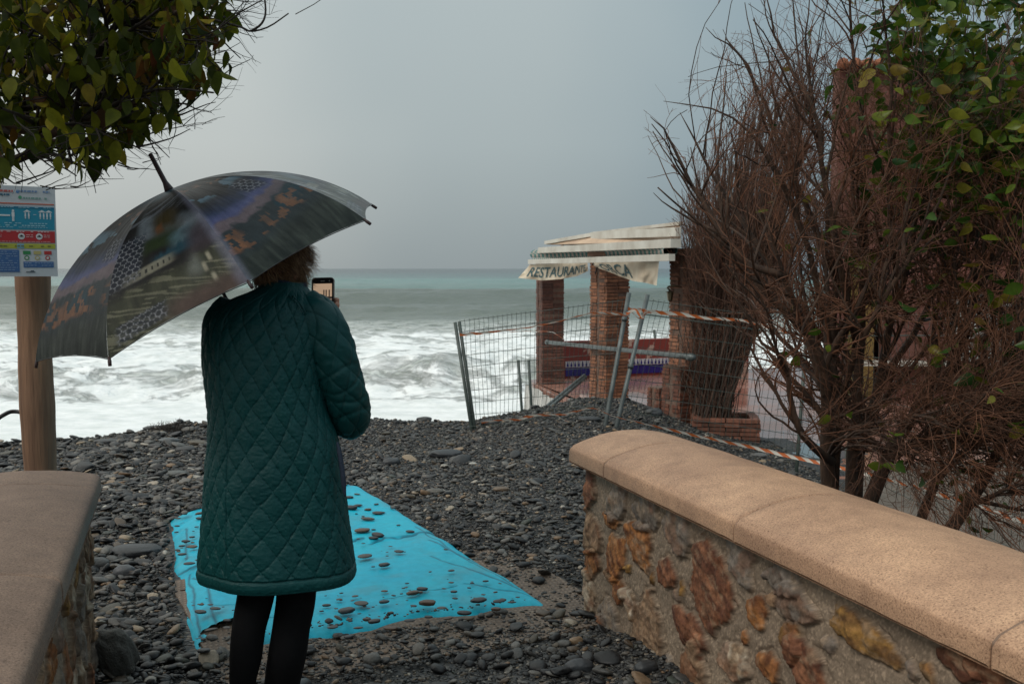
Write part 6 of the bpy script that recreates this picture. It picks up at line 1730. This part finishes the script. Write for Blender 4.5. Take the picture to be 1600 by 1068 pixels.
sleeve(RA, RR, 'sleeve', seed=1)
sleeve(LAp, LR, 'sleeve', seed=5)
# shoulder seam piping and pocket welt
def on_coat(px, py, lift=.004):
    """surface point of the coat back under a pixel"""
    z = P(px, py, CY - .12)[2]; i = int(np.argmin(np.abs(zz_ - z))); best = None
    for Y_ in np.linspace(CY - .2, CY + .05, 60):
        p_ = P(px, py, Y_); i = int(np.argmin(np.abs(zz_ - p_[2]))); u = (p_[0] - cx_[i]) / A_[i]
        if abs(u) < 1 and Y_ >= CY + .02 - row[i, 3] * (1 - abs(u) ** 2.25) ** (1 / 2.25): return P(px, py, Y_ - .008 - lift)
    return P(px, py, CY)
for dx in (0, 5):
    q = smoothpath([on_coat(452 + dx, 462), on_coat(464 + dx, 474), on_coat(474 + dx, 490)], 16); MB().tubes(q, np.full(16, .0018), 5).build('seam_piping', M['teal'], coat)
q = smoothpath([P(527, 690, 3.145), P(532, 715, 3.135), P(536, 745, 3.13), P(539, 775, 3.13)], 20)
MB().tubes(q, np.interp(np.linspace(0, 1, 20), [0, .2, .8, 1], [.003, .008, .008, .003]), 8).build('pocket_welt', navy, coat)
# skirt hem in tan and tights
q = []
for z, k in ((.80, .95), (.70, 1.0), (.60, 1.02), (.545, 1.03), (.527, 1.03), (.525, 1.0)):
    a = np.linspace(0, 2 * np.pi, 81)[:-1]; c_ = P(462, 880, 3.26)
    q.append(np.stack([c_[0] + .118 * k * np.cos(a) + 0.004 * np.sin(7 * a), c_[1] + .12 * k * np.sin(a) + .004 * np.cos(9 * a), z + .006 * np.sin(3 * a)], -1))
MB().grid(np.array(q), closed=True).build('skirt', simple('tan_skirt', (.36, .22, .13), (.25, .15, .09), 20, .8), wo)
blk = simple('black_tights', (0.008, 0.008, 0.009), (0.005, 0.005, 0.006), 60, .85, .3, .001, spec=.2)
for q, r in legs:
    th = np.linspace(0, 2 * np.pi, 41)[:-1]
    T_ = nrm(np.gradient(q, axis=0)); A0 = nrm(np.cross(T_, [0, 1.0, 0])); B0 = np.cross(T_, A0)
    V = q[:, None] + r[:, None, None] * (np.cos(th)[None, :, None] * A0[:, None] + np.sin(th)[None, :, None] * B0[:, None])
    MB().grid(V, closed=True).build('tights_leg', blk, wo)
    g0 = q[-1] * [1, 1, 0] + [0, 0, gz0]; f_ = nrm([.38, .92, 0]); s_ = np.array([f_[1], -f_[0], 0])
    mb = MB(); mb.tubes(np.array([q[-1] + [0, 0, .035], q[-1] + [0, 0, .02], g0 + [0, 0, .06]]), np.array([.046, .045, .046]), 16)
    rows = []
    for u in np.linspace(0, 1, 16):
        w_ = .046 * (math.sin(min(1, u * 5 + .25) * 1.57)) * (1 - .35 * max(0, u - .75) * 4); hgt = .085 - .05 * u ** 1.2
        if u > .94: w_ *= .6; hgt *= .6
        c_ = g0 + f_ * (-.055 + .255 * u)
        a = np.linspace(0, 2 * np.pi, 21)[:-1]
        rows.append(c_ + s_[None] * (w_ * np.cos(a))[:, None] + np.array([0, 0, 1]) * (.022 + np.where(np.sin(a) > 0, np.sin(a) * hgt, np.sin(a) * .018))[:, None])
    rows = np.array(rows); mb.grid(rows, closed=True)
    for e in (0, -1): mb.add(np.vstack([rows[e], rows[e].mean(0)]), T=[[i, (i + 1) % 20, 20] for i in range(20)])
    bt = mb.build('boot', M['black'], wo)
    mb = MB(); mb.tubes(np.array([g0 + f_ * -.05 + [0, 0, .008], g0 + f_ * .02 + [0, 0, .008], g0 + f_ * .12 + [0, 0, .008], g0 + f_ * .195 + [0, 0, .008]]), np.array([.030, .040, .042, .026]), 12); 
    V_ = mb.v[0]; V_[:, 2] = np.clip(V_[:, 2], gz0, gz0 + .018); mb.build('sole', M['black'], bt)
# hair
m, n, l, b = new_mat('reddish_brown_hair')
geo = n.new('ShaderNodeNewGeometry')
l.new(ramp(n, l, geo.outputs['Random Per Island'], [(0, (0.07, 0.035, 0.018)), (.4, (0.20, 0.105, 0.052)), (.75, (0.40, 0.235, 0.12)), (1, (0.62, 0.42, 0.24))]), b.inputs['Base Color']); b.inputs['Roughness'].default_value = .42
hair = m
rg = np.random.default_rng(31); N = 11000
d = nrm(rg.normal(size=(N, 3))); loc = d.copy()
fdc = d @ fd; ok = ((fdc < .40) | ((d @ upv) > .50)) & ((d @ upv) > -.72); d = d[ok]; N = len(d)
st0 = HC + (d @ np.linalg.inv(np.eye(3))) * 0 + (d @ rt)[:, None] * rt * .076 + (d @ fd)[:, None] * fd * .092 + ((d @ upv)[:, None] * upv * .088 + upv * .018)
crown_ = nrm(d - upv * (d @ upv)[:, None] * .2)
wind = nrm([1.0, .15, .12])
vel = nrm(d * .30 - upv * .75 + rg.normal(0, .14, (N, 3)) + wind * np.clip(.15 + .9 * (d @ rt), 0, 1)[:, None] * .5)
Ls = rg.uniform(.035, .07, N) * (1 + .15 * np.clip(d @ rt, 0, 1)); k = 8
clumpn = np.stack([fbm(d * 4 + i * 9, 2, 40 + i) - .5 for i in range(3)], -1) * 2.2
Pn = [st0]; v_ = nrm(vel + clumpn)
for i in range(k - 1):
    v_ = nrm(v_ + wind * .08 * np.clip((d @ rt) + .2, 0, 1)[:, None] + rg.normal(0, .05, (N, 3)) + clumpn * .12 - upv * .06 - d * .16 * (rg.random((N, 1)) < .8))
    Pn.append(Pn[-1] + v_ * (Ls / (k - 1))[:, None])
Pn = np.stack(Pn, 1)
mb = MB().tubes(Pn, np.linspace(.0010, .00025, k), 3, caps=False)
q = ico3 * np.array([.079, .094, .091]); q *= 1 + .06 * (fbm(ico3 * 5, 3, 4)[:, None] - .5); kk_ = (ico3[:, 1] > .45) & (ico3[:, 2] < .45); q[kk_, 1] = np.minimum(q[kk_, 1], .048)
q = q @ HAX + HC + upv * .012 - fd * .006
capm = MB().add(q, T=ico3T)
hr = mb.build('hair', hair, wo)
capm.build('hair_base', simple('dark_hair_brown', (0.08, 0.04, 0.02), (0.045, 0.02, 0.012), 60, .6, .8, .004, stretch=(1, 1, .2)), hr)

# phone
pc = P(504.5, 469, 3.425)
ph_ = empty('smartphone', pc, 'smartphone in a clear case held up by the woman, its screen showing pillars', 'phone')
pn = nrm(np.array([-.10, -1, .06])); px_ = nrm(np.cross([0, 0, 1], pn) * -1); px_ = nrm(np.array([1, 0, 0]) - pn * pn[0]); px_ = nrm(px_ + np.array([0, 0, .02])); pz_ = np.cross(px_, -pn) * -1
pz_ = nrm(np.array([0, 0, 1]) - pn * pn[2]); AXP = np.array([px_, -pn, pz_])
def rbox(mb, c, w, h, th, r, col=(1, 1, 1)):
    pts_ = []
    for sx, sz, a0 in ((1, 1, 0), (-1, 1, 90), (-1, -1, 180), (1, -1, 270)):
        for a in np.linspace(a0, a0 + 90, 6): pts_.append((sx * (w / 2 - r) + r * math.cos(R(a)), sz * (h / 2 - r) + r * math.sin(R(a))))
    pts_ = np.array(pts_); nn_ = len(pts_); V = []
    for y_ in (-th / 2, th / 2):
        V += [c + px_ * a + pz_ * b_ + pn * -y_ for a, b_ in pts_]
    Q = [[i, (i + 1) % nn_, nn_ + (i + 1) % nn_, nn_ + i] for i in range(nn_)]
    T_ = [[0, i, i + 1] for i in range(1, nn_ - 1)] + [[nn_, nn_ + i + 1, nn_ + i] for i in range(1, nn_ - 1)]
    mb.add(np.array(V), Q, T_, col)
mb = MB(); rbox(mb, pc, .075, .152, .008, .010); mb.build('phone_body', M['black'], ph_, smooth=False)
mb = MB(); rbox(mb, pc - pn * .0025, .0795, .157, .0075, .012); mb.build('clear_case', simple('clear_silicone', (.45, .40, .36), (.4, .36, .33), 10, .25, 0, .001), ph_, smooth=False)
m, n, l, b = new_mat('phone_screen')
b.inputs['Base Color'].default_value = (.01, .01, .01, 1); b.inputs['Roughness'].default_value = .15
l.new(attr(n, 'col'), b.inputs['Emission Color']); b.inputs['Emission Strength'].default_value = .75
mb = MB()
U, Vv = np.meshgrid(np.linspace(0, 1, 50), np.linspace(0, 1, 90))
sand = np.array([.55, .38, .25])
c = np.zeros(U.shape + (3,)) + sand
c = mixa(c, (.62, .48, .36), sstep(.62, .52, Vv) * sstep(.30, .4, Vv)); c = mixa(c, (.40, .28, .20), np.exp(-((Vv - .80) / .012) ** 2) * .5 + .25 * N2(U, Vv, 6, seed=3))
pil = ((np.abs(U - .57) < .028) | (np.abs(U - .70) < .028) | (np.abs(U - .86) < .03)) & (Vv > .56) & (Vv < .83); c = mixa(c, (.03, .02, .018), pil * 1.0)
c = mixa(c, (.04, .03, .025), ((np.abs(Vv - .60) < .035) & (U > .5)) * 1.0); c = mixa(c, (.12, .07, .05), (Vv < .56) * 1.0 * sstep(.0, .1, Vv)); c = mixa(c, (.02, .014, .012), (Vv < .50) * 1.0)
c = mixa(c, (.05, .04, .03), ((np.abs(U - .40) < .008) & (Vv > .56) & (Vv < .74)) * .8)
V = pc + pn * .0045 + (U[..., None] - .5) * px_ * .066 + (Vv[..., None] - .5) * pz_ * .122 - pz_ * .004
mb.grid(V, col=c); mb.build('screen', m, ph_, colors=True)
mb = MB(); mb.box(pc + pn * .0046 + pz_ * .066, (.014, .001, .0022), AXP); mb.box(pc + pn * .0046 + pz_ * .066 + px_ * .024, (.003, .001, .003), AXP); mb.build('earpiece', M['white_metal'], ph_, smooth=False)
